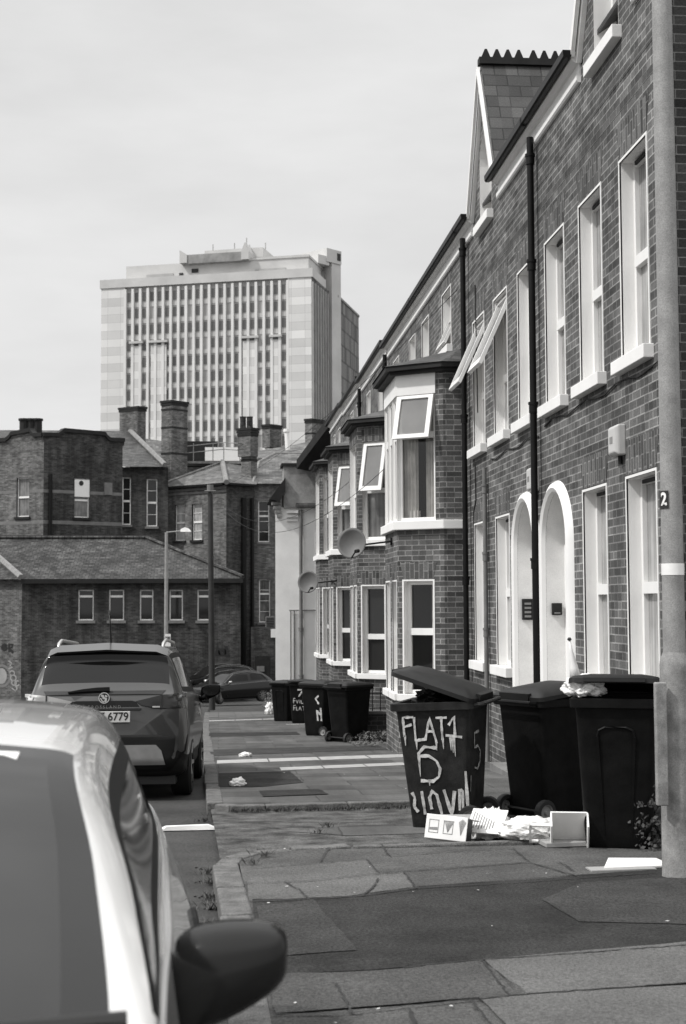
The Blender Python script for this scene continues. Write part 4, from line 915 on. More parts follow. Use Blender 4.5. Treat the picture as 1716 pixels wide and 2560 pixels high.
# --- chimneys, each its own stack
def chimney(u0, u1, um, v0, v1, Y, label, caps=2, pots=(), mats=('brick_far', 'brick_far_shade'), bands=()):
    """corner stack: lit left face u0..um, darker right face um..u1, top v0, foot v1"""
    z1 = PY(um, v0, Y).z; z0 = PY(um, v1, Y).z; K_ = Vector(P2(um, Y)); a = math.radians(42)
    dl = (PY(um, v0, Y).x - PY(u0, v0, Y).x); dr = (PY(u1, v0, Y).x - PY(um, v0, Y).x)
    A_ = K_ + Vector((-1, .75)) * dl * 1.05; B_ = K_ + Vector((1, .9)) * dr * 1.05; C_ = A_ + B_ - K_
    t_ = thing('chimney_stack', label, 'chimney', (K_.x, K_.y, z0), 'brick chimney stacks')
    def pr(k, za, zb_): c = (K_ + C_) / 2; return [(*(c + (p - c) * k), za) for p in (K_, B_, C_, A_)]
    m = MB(); m.prism(pr(1, z0, 0), (0, 0, z1 - z0)); m.build('stack', M[mats[0]], t_)
    h = .16; m = MB()
    for i in range(caps): m.prism(pr(1.08 + .06 * i, z1 - .3 + h * i, 0), (0, 0, h - .02))
    for b_ in bands: zb_ = PY(um, b_, Y).z; m.prism(pr(1.03, zb_, 0), (0, 0, .12))
    m.build('stack_cap', M['lead'], t_)
    for (pu, pv) in pots:
        q = PY(pu, pv, Y + .6); mm = MB(); mm.tube([(q.x, q.y, z1 - .1), (q.x, q.y, q.z - .1), (q.x, q.y, q.z)], [.2, .19, .22], 10); mm.build('chimney_pot', M['tile'], t_, smooth=True)
chimney(297, 361, 342, 1015, 1110, 92, 'broad brick chimney stack leftmost, standing in front of the tower')
chimney(403, 465, 428, 1000, 1225, 88, 'tallest brick chimney stack, square and dark, between the broad stack and the hip roof', bands=(1135, 1070, 1025))
chimney(597, 645, 627, 1075, 1140, 86, 'slim brick chimney stack with two pots rising from the hip roof', caps=3, pots=((608, 1042), (625, 1042)), bands=(1090,))
chimney(605, 643, 628, 1140, 1209, 86.2, 'wide lower chimney base on the hip roof', caps=1)
chimney(658, 704, 676, 1060, 1118, 100, 'small plain chimney stack right of the slim potted one')
chimney(766, 811, 782, 1046, 1106, 98, 'small chimney stack nearest the end of the terrace roof', bands=(1085,))
# roofs and terrace between the stacks
mr = thing('slate_roofed_building', 'slate roofed building just in front of the tower, with a railed roof terrace', 'building', (0, 100, g(66)))
m = MB(); ya = 98; m.poly([PY(600, 1145, ya - 6), PY(830, 1145, ya - 6), PY(800, 1098, ya), PY(735, 1112, ya), PY(640, 1128, ya)]); m.poly([PY(330, 1130, ya - 2), PY(560, 1180, ya - 2), PY(560, 1125, ya), PY(340, 1093, ya)]); m.build('roof', M['slate_lt'], mr)
m = MB(); a, b = PY(325, 1095, 96), PY(900, 1200, 96); m.box(a.x, b.x, 96, 99, -6, PY(500, 1160, 96).z); m.build('wall', M['brick_far_shade'], mr)
m = MB(); a, b = PY(460, 1105, 92), PY(545, 1165, 92); m.box(a.x, b.x, 91.5, 93, b.z, a.z); m.build('dark_lobby', M['lead'], mr)
m = MB(); a, b = PY(513, 1118, 91), PY(606, 1152, 91); m.box(a.x, b.x, 91, 91.4, b.z, a.z); m.build('pale_cladding', M['foam'], mr)
m = MB(); a, b = PY(462, 1155, 90), PY(606, 1150, 90); m.box(a.x, b.x, 89.4, 91, a.z - .15, a.z); m.build('terrace_slab', M['ridge'], mr)
m = MB()
for v_ in (1114, 1131): m.tube([PY(462, v_ - (-2), 89.5), PY(560, v_ - 8, 89.5), PY(645, v_ - 2, 89.5)], .03, 5)
for u_ in (484, 533, 560, 600): m.tube([PY(u_, 1152, 89.5), PY(u_, 1108, 89.5)], .03, 5)
m.build('railing', M['pole'], mr)
tufts_c = PY(566, 1150, 89.6)
q = PY(720, 1125, 96); q2 = PY(717, 1080, 96); m = MB(); m.tube([q, q2], .16, 8); m.tube([q2, q2 + Vector((0, 0, .2))], .22, 8); m.build('flue', M['foam'], mr)
# ================================================================== TOWER
tw_ = thing('tower_block', 'pale concrete tower block with vertical window strips and rooftop plant rooms', 'tower', (-12, 300, -6))
Yr = 300.0; pr_ = PY(779, 692, Yr); zt = pr_.z; yl = depth_for(249, 722, zt); TT = T(P2(249, yl), (pr_.x, Yr)); TT.n = Vector((-TT.t.y, TT.t.x))
ys = depth_for(826, 727, zt); TS = T((pr_.x, Yr), P2(826, ys)); TS.n = Vector((-TS.t.y, TS.t.x))
LT = TT.L; base = -6
def x2s(x): return TT.hit(200 + x * .4847, 900)[0]
m = MB(); m.wall(TT, 0, x2s(232), base, zt); m.wall(TT, x2s(1072), LT, base, zt); m.build('white_panels', M['twhite'], tw_)
m = MB(); sa, sb_ = x2s(232), x2s(1072); m.wall(TT, sa, sb_, base, zt, d=.45); m.build('recessed_wall', M['tgrey'], tw_)
n = 21; pitch = (sb_ - sa) / n; rr = random.Random(5)
blk = {1: 6, 2: 6, 3: 6, 15: 5, 16: 5, 19: 5}
for k in range(n + 1):
    s = sa + pitch * k; MB().tbox(TT, s - pitch * .17, s + pitch * .15, -.05, .45, base, zt - .4).build('pilaster', M['tpil'], tw_)
SPN = MB(); NP = 0; REST = MB()
for k in range(n):
    s0 = sa + pitch * (k + .16); s1 = sa + pitch * (k + .80)
    narrow = k in (3, 8, 10, 13, 17); z = zt - 1.2; j = 0
    while z > 18:
        wh = 2.0
        if not narrow or j % 2 == 0:
            dk = rr.random() < .3; e = rr.choice([0, 0, .15]); q = MB() if NP < 99 else REST
            q.tbox(TT, s0 + .12, s1 - .12 - e, .40, .45, z - wh, z)
            if NP < 99: q.build('window_pane', M['tdark'] if dk else M['tmid'], tw_); NP += 1
        SPN.tbox(TT, s0 + .08, s1 - .08, .34, .45, z - wh - 1.3, z - wh - .35)
        z -= 3.64; j += 1
tag(SPN.build('spandrel_panels', M['tband'], tw_), kind='stuff'); tag(REST.build('window_panes', M['tmid'], tw_), kind='stuff')
for a, b in ((262, 318), (365, 445), (840, 915), (985, 1035)):     # lower white infill bays with projecting hoods
    s0, s1 = x2s(a), x2s(b); ztop = TT.hit(500, 560 + 590 * .4847)[1]; MB().tbox(TT, s0, s1, .1, .44, base, ztop - 1).build('white_infill', M['twhite'], tw_)
    MB().tbox(TT, s0 - .3, s1 + .3, -.4, .44, ztop - .5, ztop).build('hood', M['tconc'], tw_)
MB().tbox(TT, -.3, LT + .3, -.2, 12, zt, zt + 1.9).build('parapet', M['tconc'], tw_)
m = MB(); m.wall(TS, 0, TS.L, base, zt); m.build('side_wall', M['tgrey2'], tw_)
m = MB()
for k in range(7): m.tbox(TS, TS.L * (k + .05) / 7, TS.L * (k + .28) / 7, -.35, 0, base, zt - 1)
m.build('side_fins', M['tgrey'], tw_)
# roof plant
def tz(v, u=500): return TT.hit(u, v)[1]
def tb(name, x0, x1, y0, y1, d0, d1, mat): 
    s0, s1 = x2s(x0), x2s(x1); uu = 200 + (x0 + x1) / 2 * .4847; MB().tbox(TT, s0, s1, d0, d1, tz(560 + y1 * .4847, uu), tz(560 + y0 * .4847, uu)).build(name, M[mat], tw_)
tb('plant_room', 215, 560, 196, 305, 2.5, 16, 'tconc'); tb('plant_room', 560, 1168, 172, 290, 2.2, 16, 'tconc')
tb('roof_lip', 865, 1172, 154, 166, 2.0, 16, 'tconc'); tb('canopy', 515, 865, 146, 192, .8, 8, 'tconcdark')
for x0, x1, sg in ((508, 546, 1), (828, 866, -1)):
    s0, s1 = x2s(x0), x2s(x1); z0, z1, z2 = tz(560 + 192 * .4847, 500), tz(560 + 150 * .4847, 500), tz(560 + (124 if sg > 0 else 104) * .4847, 500)
    pts = [TT(s0, .6, z0), TT(s1, .6, z0), TT(s1, .6, z1 if sg > 0 else z1), TT(s0 if sg > 0 else (s0 + s1) / 2, .6, z2)] + ([] if sg > 0 else [TT(s0, .6, z1)])
    MB().prism(pts, Vector((*(TT.n * 8), 0))).build('canopy_horn', M['tconc'], tw_)
tb('lift_room', 605, 912, 100, 150, 5, 14, 'tconc')
tb('louvre', 322, 462, 246, 284, 2.3, 2.6, 'tgrey'); tb('louvre', 890, 1050, 218, 248, 2.0, 2.3, 'tgrey'); tb('opening', 493, 512, 240, 276, 2.3, 2.6, 'ink'); tb('opening', 560, 594, 220, 240, 2.0, 2.3, 'ink')
m = MB()
for x, yv in ((634, 66), (748, 66), (812, 42), (660, 105), (828, 80), (912, 75)): q = TT(x2s(x), 7, tz(560 + 110 * .4847)); m.tube([q, Vector((q.x, q.y, tz(560 + yv * .4847)))], .12, 4)
m.build('aerials', M['tgrey'], tw_)
# stair shaft and second block
TH = T(P2(825, ys), P2(848, ys + 2)); TH.n = Vector((-TH.t.y, TH.t.x)); m = MB(); zs = TH.hit(836, 660)[1]; m.tbox(TH, 0, TH.L, -1, 10, base, zs); m.build('stair_shaft', M['tconc'], tw_)
a = TH.hit(808, 660)[0]; ztp = TH.hit(836, 629)[1]; m = MB(); m.tbox(TH, a, TH.L, -1.2, 10, zs - .2, ztp); m.build('shaft_head', M['tconc'], tw_)
m = MB(); q0 = TH.hit(791, 668); m.tbox(TH, TH.hit(788, 668)[0], a + 1, -1, 8, TH.hit(800, 662)[1], TH.hit(800, 640)[1]); m.build('roof_bridge', M['tconc'], tw_)
m = MB(); m.tbox(TH, TH.L - 1.4, TH.L - .3, -1.26, -1.19, TH.hit(840, 655)[1], TH.hit(840, 637)[1]); m.build('opening', M['ink'], tw_)
m = MB(); m.tbox(TH, TH.hit(790, 700)[0], TH.hit(822, 700)[0], 1, 7, TH.hit(800, 710)[1], TH.hit(800, 672)[1]); m.build('plant_recess', M['tconcdark'], tw_)
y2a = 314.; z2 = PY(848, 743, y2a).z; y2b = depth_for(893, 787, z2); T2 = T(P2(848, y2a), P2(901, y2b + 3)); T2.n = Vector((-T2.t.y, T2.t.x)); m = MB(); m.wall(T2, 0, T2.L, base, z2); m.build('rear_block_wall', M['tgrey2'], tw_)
m = MB(); m.tbox(T2, 0, T2.L, -.2, 4, z2, z2 + .5); m.build('rear_block_coping', M['tconcdark'], tw_)
m = MB(); m.tbox(T2, T2.L * .02, T2.L * .995, .1, 15, base, z2 - .3); m.build('rear_block_core', M['tgrey'], tw_)
m = MB(); m.tbox(TT, .2, LT - .2, 1.1, 14, base, zt - .1); m.build('core', M['tgrey'], tw_)
# ================================================================== LAMP POSTS, POLES, WIRES
lp = thing('lamp_post', 'grey lamp post close by at the right edge with a black plate numbered 2', 'lamp post', (2.62, 8.15, g(8.15)))
Lx, Ly, Lz = 2.655, 8.15, g(8.15)
def ringz(r, z): return [(Lx + r * math.cos(2 * PI * i / 32), Ly + r * math.sin(2 * PI * i / 32), z) for i in range(32)]
zsh = PY(1660, 1650, Ly).z; zwb = PY(1660, 1438, Ly).z; zwt = PY(1660, 1409, Ly).z
m = MB(); m.rings([ringz(.098, Lz - .05), ringz(.094, Lz + .02), ringz(.088, zsh - .10), ringz(.088, zsh - .03), ringz(.084, zsh), ringz(.066, zsh + .045)]); m.build('base_section', M['poleold'], lp, smooth=True)
m = MB(); m.rings([ringz(.066, zsh + .045), ringz(.064, zwb + .0), ringz(.062, 1.5), ringz(.058, 4.6)]); m.build('shaft', M['pole'], lp, smooth=True)
m = MB(); m.rings([ringz(.0665, zwb), ringz(.0665, zwt)], cap=False); m.build('white_band', M['polewhite'], lp, smooth=True)
m = MB(); m.tube([(Lx, Ly, 4.55), (Lx - .05, Ly, 4.75), (Lx - .8, Ly, 5.0)], .035, 8); m.build('arm', M['pole'], lp, smooth=True)
m = MB(); m.rings([[(Lx - .8 - .6 * k, Ly + .11 * math.sin(PI * (.15 + .8 * k)) * s, 5.0 + h) for s, h in ((-1, 0), (1, 0), (1, .09), (-1, .09))] for k in (0, .3, .7, 1)]); m.build('lantern', M['polewhite'], lp)
dz0, dz1 = PY(1655, 2014, Ly - .1).z, PY(1655, 1706, Ly - .1).z
m = MB(); xa = PY(1640, 1850, Ly - .1).x; xb = PY(1668, 1850, Ly - .1).x; m.box(xa, xb, Ly - .115, Ly - .07, dz0, dz1); m.build('access_door', M['poleold'], lp, bevel=.006, weld=True)
# number plate: black with a pale 2, wrapped on the left of the shaft
zc2 = PY(1655, 1250, Ly).z; r0 = .0655
def cyl(a, z, r): return (Lx + r * math.sin(a), Ly - r * math.cos(a), z)
m = MB(); m.rings([[cyl(math.radians(a), zc2 + h, .0685) for h in (-.052, .052)] for a in range(-120, -30, 8)], cap=False, closed=False); npl = m.build('number_plate', M['ink'], lp)
def fonttext(body, size, mat, name, parent, mat4, bold=0.0, extrude=.001, align='CENTER', xs=1.0):
    cu = bpy.data.curves.new('txt', 'FONT'); cu.body = body; cu.size = size; cu.extrude = extrude; cu.offset = bold; cu.align_x = align; cu.align_y = 'CENTER'
    o = bpy.data.objects.new('txt', cu); COL.objects.link(o); dg = bpy.context.evaluated_depsgraph_get(); me = bpy.data.meshes.new_from_object(o.evaluated_get(dg))
    bpy.data.objects.remove(o); me.transform(Matrix.Diagonal((xs, 1, 1, 1))); me.transform(mat4)
    if parent is not None: me.transform(Matrix.Translation(-ORG[parent.name]))
    me.materials.clear(); me.materials.append(mat); ob = bpy.data.objects.new(name, me); COL.objects.link(ob)
    if parent is not None: ob.parent = parent
    ORG[ob.name] = ORG[parent.name].copy() if parent is not None else Vector((0, 0, 0)); return ob
tx = fonttext('2', .105, M['polewhite'], 'number', npl, Matrix.Identity(4), bold=.003, xs=.85)
for v in tx.data.vertices:
    p = v.co + ORG[npl.name]; a = (p.x / .07) - math.radians(58); q = Vector(cyl(a, zc2 + p.y, .0700 + .0 + max(0, p.z))); v.co = q - ORG[npl.name]
# distant street lamp
dl = thing('street_lamp', 'slender far street lamp with one white lantern, rising behind the grey car', 'street lamp', (*P2(416, 62), g(62)))
x, y = P2(416, 62); za = PY(416, 1331, 62).z; m = MB(); m.tube([(x, y, g(62)), (x, y, -1), (x, y, za)], [.12, .09, .07], 10); m.build('pole', M['pole'], dl, smooth=True)
xh = PY(452, 1327, 62).x; m = MB(); m.tube([(x, y, za), (xh, y, za + .06)], .035, 6); m.build('arm', M['pole'], dl)
x2 = PY(478, 1327, 62).x; m = MB(); m.rings([[(xh + (x2 - xh) * k, y + .14 * s, za + .02 + h) for s, h in ((-1, 0), (1, 0), (.7, hh), (-.7, hh))] for k, hh in ((0, .12), (.4, .2), (.8, .14), (1, .04))]); m.build('lantern', M['polewhite'], dl)
s1_ = tag(MB().box(PY(413, 1595, 61.8).x, PY(427, 1595, 61.8).x, 61.8, 61.85, PY(420, 1622, 61.8).z, PY(420, 1585, 61.8).z).build('street_sign', M['foam']), 'small white notice with dark lettering fixed to the far street lamp', 'sign')
qs = PY(420, 1594, 61.79)
m = MB()
for k in range(5): m.box(qs.x - .1 + k * .042, qs.x - .072 + k * .042, 61.785, 61.79, qs.z - .06, qs.z + .05)
m.build('sign_print', M['ink'], s1_)
tp = thing('telegraph_pole', 'dark timber telegraph pole standing at the kerb by the far junction', 'telegraph pole', (-.26, 50.6, g(50.6)))
zt_ = PY(528, 1212, 50.6).z; xt = PY(526, 1212, 50.6).x; xb = PY(531, 1770, 50.6).x; m = MB(); m.tube([(xb, 50.6, g(50.6)), ((xb + xt) / 2, 50.6, 0), (xt, 50.6, zt_)], [.11, .10, .09], 12); m.build('post', M['timber'], tp, smooth=True)
m = MB(); m.tube([(xt, 50.6, zt_ - .22), (xt, 50.6, zt_)], .12, 10); m.build('cap', M['stone'], tp)
m = MB(); m.tube([(xt - .2, 50.5, zt_ - .23), (xt + .2, 50.5, zt_ - .23)], .03, 6); m.build('crossbar', M['stone'], tp)
def sag(a, b, s, n=12): a, b = Vector(a), Vector(b); return [a.lerp(b, k / n) - Vector((0, 0, s * 4 * (k / n) * (1 - k / n))) for k in range(n + 1)]
top = Vector((xt, 50.6, zt_ - .2))
for e, s_, lb_ in (((2.7, 22.0, 2.2), 1.3, 'thin wire sagging from the telegraph pole to the nearest bay house'), ((2.7, 28.5, 2.5), 1.0, 'thin wire from the telegraph pole to the bay house behind the larger dish'), ((3.5, 20.5, 4.6), .5, 'upper thin wire from the telegraph pole toward the terrace eaves')):
    m = MB(); m.tube(sag(top, e, s_, 30), .005, 5); tag(m.build('overhead_wire', M['lead']), lb_, 'wire', 'overhead wires')
# ================================================================== CARS
def cr1(P, t_):
    i = min(int(t_), len(P) - 2); f = t_ - i; p0, p1, p2, p3 = P[max(i - 1, 0)], P[i], P[i + 1], P[min(i + 2, len(P) - 1)]
    return tuple(.5 * (2 * b + (c - a) * f + (2 * a - 5 * b + 4 * c - d) * f * f + (3 * b - a - 3 * c + d) * f ** 3) for a, b, c, d in zip(p0, p1, p2, p3))
class Loft:
    def __init__(s, st, ns=6, nj=5):
        secs = []
        for (y, w, zb, zm, zsh, ws, zg0, wg0, zg1, wg1, zr) in st:
            secs.append([(0, y, zb), (w * .84, y, zb), (w * .97, y, zb + (zm - zb) * .4), (w, y, zm), (ws, y, zsh), (wg0, y, zg0), (wg1, y, zg1), (wg1 * .72, y, zr - (zr - zg1) * .22), (0, y, zr)])
        NI = (len(st) - 1) * ns; s.ns, s.nj = ns, nj; NJ = 8 * nj; s.G = []
        for i in range(NI + 1):
            t_ = min(i / ns, len(st) - 1 - 1e-9) if i < NI else len(st) - 1 - 1e-9
            ctrl = [cr1([q[j] for q in secs], t_) for j in range(9)]
            s.G.append([cr1(ctrl, min(j / nj, 8 - 1e-9)) for j in range(NJ + 1)])
        for r in s.G: r[0] = (0.0, r[0][1], r[0][2]); r[-1] = (0.0, r[-1][1], r[-1][2])
        s.NI, s.NJ = NI, NJ
    def faces(s, want):
        """want(station_param, ring_param, mean y, |x|, z, side) -> key"""
        out = {}
        for sd_ in (1, -1):
            for i in range(s.NI):
                for j in range(s.NJ):
                    q = [s.G[i][j], s.G[i + 1][j], s.G[i + 1][j + 1], s.G[i][j + 1]]; c = [sum(p[k] for p in q) / 4 for k in range(3)]
                    key = want((i + .5) / s.ns, (j + .5) / s.nj, c[1], c[0], c[2])
                    if key in ('side', 'trim', 'sill'): key += 'LR'[sd_ > 0]
                    pts = [Vector((p[0] * sd_, p[1], p[2])) for p in q]
                    if sd_ < 0: pts.reverse()
                    out.setdefault(key, MB()).poly(pts)
        for e, rev in ((0, False), (s.NI, True)):
            L_ = [Vector(p) for p in s.G[e]]; R_ = [Vector((-p[0], p[1], p[2])) for p in s.G[e]][1:-1][::-1]; ring = L_ + R_
            if not rev: ring.reverse()
            ring = ring[::-1]; out['body'].poly(ring)
        return out
def wheel(par, x, y, r, w=.2, side=1, rimmat='silver', spokes=5, steer=0.0):
    Mx = Matrix.Translation((x, y, r)) @ Matrix.Rotation(steer, 4, 'Z')
    prof = [(-w / 2, r * .66), (-w / 2, r * .93), (-w * .38, r), (w * .38, r), (w / 2, r * .93), (w / 2, r * .66)]; n = 28
    m = MB(); m.rings([[Mx @ Vector((px, rr_ * math.cos(2 * PI * i / n), rr_ * math.sin(2 * PI * i / n))) for i in range(n)] for px, rr_ in prof], cap=False)
    wl_ = m.build('wheel', M['rubber'], par, smooth=True)
    q = MB(); xo = side * w * .42
    q.rings([[Mx @ Vector((xo * k, rr_ * math.cos(2 * PI * i / n), rr_ * math.sin(2 * PI * i / n))) for i in range(n)] for k, rr_ in ((1.05, r * .67), (1.0, r * .6), (.3, r * .58), (.3, .01))], cap=False)
    for k in range(spokes):
        a = 2 * PI * k / spokes; d = Vector((0, math.cos(a), math.sin(a))); e = Vector((0, -math.sin(a), math.cos(a)))
        q.prism([Mx @ (Vector((xo * .75, 0, 0)) + d * r * .08 + e * r * .08), Mx @ (Vector((xo * .95, 0, 0)) + d * r * .62 + e * r * .05), Mx @ (Vector((xo * .95, 0, 0)) + d * r * .62 - e * r * .05), Mx @ (Vector((xo * .75, 0, 0)) + d * r * .08 - e * r * .08)], Mx.to_3x3() @ Vector((side * .03, 0, 0)))
    q.build('rim', M[rimmat], wl_); return wl_
def sideX(bv_, y, z, fallback):
    h = bv_.ray_cast(Vector((3, y, z)), Vector((-1, 0, 0))) if bv_ else None
    return h[0].x if h and h[0] else fallback
def bvh_of(F_, keys):
    vv = []; ff = []
    for k_ in keys: o_ = len(vv); vv += F_[k_].v; ff += [tuple(o_ + i for i in f) for f in F_[k_].f]
    return BVHTree.FromPolygons(vv, ff)
def arches(par, ys, r, xw, mat='plastic', bv_=None):
    m = MB()
    for y in ys:
        for sd_ in (-1, 1):
            R = []
            for k in range(15):
                a = PI * k / 14; xq = sideX(bv_, y + math.cos(a) * r * 1.2, max(r + math.sin(a) * r * 1.2 - .02, .33), xw); R.append([(sd_ * (xq - .10), y + math.cos(a) * rr_, r + math.sin(a) * rr_ - .02) if xx == 0 else (sd_ * (xq + .008), y + math.cos(a) * rr_, r + math.sin(a) * rr_ - .02) for xx, rr_ in ((0, r * 1.10), (1, r * 1.12), (1, r * 1.28), (0, r * 1.30))])
            m.rings(R)
    return m.build('wheel_arch_trim', M[mat], par)
def mirror_unit(par, c, size, sd_, mat, mirror_dir=-1, armto=None, seg=14):
    """housing: squashed ellipsoid, flat towards the rear; mirror_dir = sign of y where the glass faces"""
    c = Vector(c); sx, sy, sz = size; m = MB(); R = []
    for k in range(seg + 1):
        a = -PI / 2 + PI * k / seg; xx = sd_ * sx * (math.sin(a) * .5); ring = []
        for i in range(18):
            b = 2 * PI * i / 18; yy_ = math.cos(b); zz_ = math.sin(b); e = max(.02, math.cos(a)) ** .36; yy_ = math.copysign(abs(yy_) ** .75, yy_); zz_ = math.copysign(abs(zz_) ** .75, zz_)
            dy = (sy * .78 if yy_ * mirror_dir < 0 else sy * .16) * yy_ * e
            dz_ = sz * .5 * zz_ * e * (1.0 - .26 * math.sin(a)) + (.16 * sz * math.sin(a))
            ring.append(c + Vector((xx, dy, dz_)))
        R.append(ring)
    m.rings(R); o = m.build('wing_mirror', M[mat], par, smooth='full')
    g_ = MB(); g_.poly([c + Vector((sd_ * sx * .42 * math.cos(2 * PI * i / 16), mirror_dir * sy * .165, sz * .36 * math.sin(2 * PI * i / 16) + .01)) for i in range(16)]); g_.build('mirror_glass', M['cartint'], o)
    if armto is not None: q = MB(); a = Vector(armto); s0 = c + Vector((-sd_ * sx * .22, 0, -sz * .34)); q.tube([s0, s0.lerp(a, .5) + Vector((0, 0, -.015)), a], [.042, .034, .045], 10); q.build('mirror_arm', M[mat], o, smooth='full')
    return o
# ---------------- white hatchback in the foreground, nose to the camera
wc = local('white_car', 'white hatchback with black wing mirror filling the lower left foreground', 'car')
ZB = .2
stw = [(0.0, .60, .42, .58, .82, .52, .86, .48, .94, .40, .97),
       (0.10, .73, .30, .56, .88, .61, .92, .57, 1.06, .46, 1.10),
       (0.42, .79, .22, .55, .89, .665, .935, .635, 1.18, .51, 1.26),
       (1.25, .82, .20, .55, .895, .73, .94, .70, 1.245, .570, 1.325),
       (2.36, .825, .20, .55, .895, .780, .935, .748, 1.215, .622, 1.29),
       (2.88, .825, .20, .55, .89, .79, .93, .772, 1.075, .71, 1.14),
       (3.44, .825, .20, .54, .87, .80, .90, .788, .925, .775, .955),
       (3.68, .82, .20, .52, .80, .78, .82, .74, .84, .70, .88),
       (3.92, .78, .22, .48, .66, .72, .70, .66, .72, .60, .75),
       (4.06, .62, .30, .44, .54, .56, .57, .5, .59, .46, .61)]
lw_ = Loft(stw, 8, 6)
def want_w(si, tj, y, x, z):
    if 4.02 < si < 5.95 and tj > 6.3:
        return 'glass' if (4.17 < si < 5.85 and tj > 6.62) else 'frit'
    if 1.62 < si < 5.4 and 5.12 < tj < 5.70: return 'side'
    if 1.5 < si < 5.6 and 4.97 < tj < 5.82: return 'trim'
    if .35 < si < 1.8 and tj > 6.3: return 'rear'
    return 'body'
fw = lw_.faces(want_w)
fw['body'].build('body', M['carwhite'], wc, smooth='full')
ws_ = fw['glass'].build('windscreen', M['carglass'], wc, smooth='full'); fw['frit'].build('windscreen_border', M['frit'], ws_, smooth='full')
[fw['side' + q_].build('side_window', M['carglass'], wc, smooth='full') for q_ in 'LR']; [fw['trim' + q_].build('window_trim', M['plastic'], wc, smooth='full') for q_ in 'LR']; fw['rear'].build('rear_window', M['cartint'], wc, smooth='full')
m = MB(); m.box(-.7, .7, .5, 2.85, .28, .34); m.box(-.6, .6, 2.5, 3.1, .55, .84)
for sx in (-.36, .36): m.box(sx - .23, sx + .23, 1.5, 1.62, .3, 1.0); m.box(sx - .12, sx + .12, 1.52, 1.6, 1.0, 1.16); m.box(sx - .23, sx + .23, 1.6, 2.1, .3, .55)
m.box(-.6, .6, .55, .68, .3, .92); m.build('interior', M['plastic'], wc, bevel=.03)
m = MB(); m.box(-.13, .13, 2.56, 2.59, 1.10, 1.165); m.tube([(0, 2.57, 1.165), (0, 2.50, 1.2)], .012, 6); m.build('rear_view_mirror', M['ink'], wc)
for sx in (-.3, .38): m = MB(); m.tube([(sx * 1.0 - .1, 3.50, .945), (sx + .1, 3.43, .972), (sx - .45, 3.37, .99)], .011, 6); m.build('wiper', M['ink'], wc)
for y in (.72, 3.35):
    for sd_ in (-1, 1): wheel(wc, sd_ * (.72 if y > 2 else .69), y, .29, .18, sd_)
bw_c = bvh_of(fw, ('body',)); arches(wc, (.72, 3.35), .29, .79, 'plastic', bw_c)
sdk = -1      # kerb side after the car is turned round
m = MB(); m.poly([(sdk * (sideX(bw_c, .5 + .075 * math.cos(2 * PI * i / 24), .68 + .075 * math.sin(2 * PI * i / 24), .8) + .006), .5 + .075 * math.cos(2 * PI * i / 24), .68 + .075 * math.sin(2 * PI * i / 24)) for i in range(24)]); m.build('fuel_flap', M['carwhite'], wc)
m = MB(); m.rings([[(sdk * (sideX(bw_c, .5 + r_ * math.cos(2 * PI * i / 24), .68 + r_ * math.sin(2 * PI * i / 24), .8) + .004), .5 + r_ * math.cos(2 * PI * i / 24), .68 + r_ * math.sin(2 * PI * i / 24)) for i in range(24)] for r_ in (.074, .083)], cap=False); m.build('fuel_flap_seam', M['print_'], wc)
for yy0, z0_, z1_ in ((1.42, .35, .90), (2.62, .35, .89)):
    m = MB(); P_ = [(yy0, z0_ + (z1_ - z0_) * k / 12) for k in range(13)]
    for (ya_, za_), (yb_, zb_) in zip(P_[:-1], P_[1:]): m.quad(*[(sdk * (sideX(bw_c, q_, w_, .8) + .003), q_, w_) for q_, w_ in ((ya_ - .004, za_), (ya_ + .004, za_), (yb_ + .004, zb_), (yb_ - .004, zb_))])
    m.build('door_seam', M['ink'], wc)
m = MB(); m.prism([(-.48, 2.43, 1.262), (-.34, 2.43, 1.27), (-.34, 2.49, 1.255), (-.48, 2.49, 1.247)], (0, 0, .003)); m.build('screen_sticker', M['card'], wc)
for sd_ in (-1, 1): m = MB(); m.rings([[(sd_ * (x_), y_ + dy, z_) for x_, z_, dy in ((.50, .62, 0), (.66, .60, 0), (.68, .70, -.1), (.55, .70, -.1))] for y_ in (3.95, 3.78)]); m.build('headlamp', M['lampclear'], wc)
mirror_unit(wc, (-.888, 2.62, .885), (.212, .12, .172), -1, 'carblack', mirror_dir=-1, armto=(-.77, 2.62, .77))
mirror_unit(wc, (.935, 2.62, .90), (.235, .13, .175), 1, 'carblack', mirror_dir=-1, armto=(.80, 2.50, .80))
place(wc, (-.868, 5.25, g(5.25) - KH + .0), PI, rx=-math.atan(.026))
# ---------------- grey SUV parked beyond it
sv = local('grey_suv', 'grey suv parked at the kerb, seen from behind with silver bumper trim', 'car')
sts = [(0.0, .80, .40, .62, .96, .80, 1.0, .78, 1.05, .72, 1.07),
       (0.09, .895, .27, .66, 1.00, .86, 1.05, .80, 1.13, .72, 1.16),
       (0.24, .91, .24, .68, 1.02, .875, 1.08, .82, 1.32, .70, 1.39),
       (0.40, .91, .22, .68, 1.02, .88, 1.085, .825, 1.46, .67, 1.535),
       (1.6, .91, .22, .68, 1.01, .885, 1.07, .83, 1.51, .68, 1.595),
       (2.55, .91, .22, .68, 1.00, .885, 1.06, .83, 1.48, .665, 1.56),
       (3.25, .91, .22, .68, .98, .875, 1.02, .83, 1.08, .76, 1.12),
       (3.85, .89, .22, .64, .90, .84, .93, .80, .96, .74, 1.0),
       (4.12, .80, .28, .56, .76, .74, .80, .70, .84, .62, .86),
       (4.2, .66, .36, .52, .66, .60, .70, .56, .72, .5, .74)]
KX = .925
sts = [(q[0], q[1] * KX, q[2], q[3], q[4], q[5] * KX, q[6], q[7] * KX, q[8], q[9] * KX, q[10]) for q in sts]
ls = Loft(sts, 8, 6)
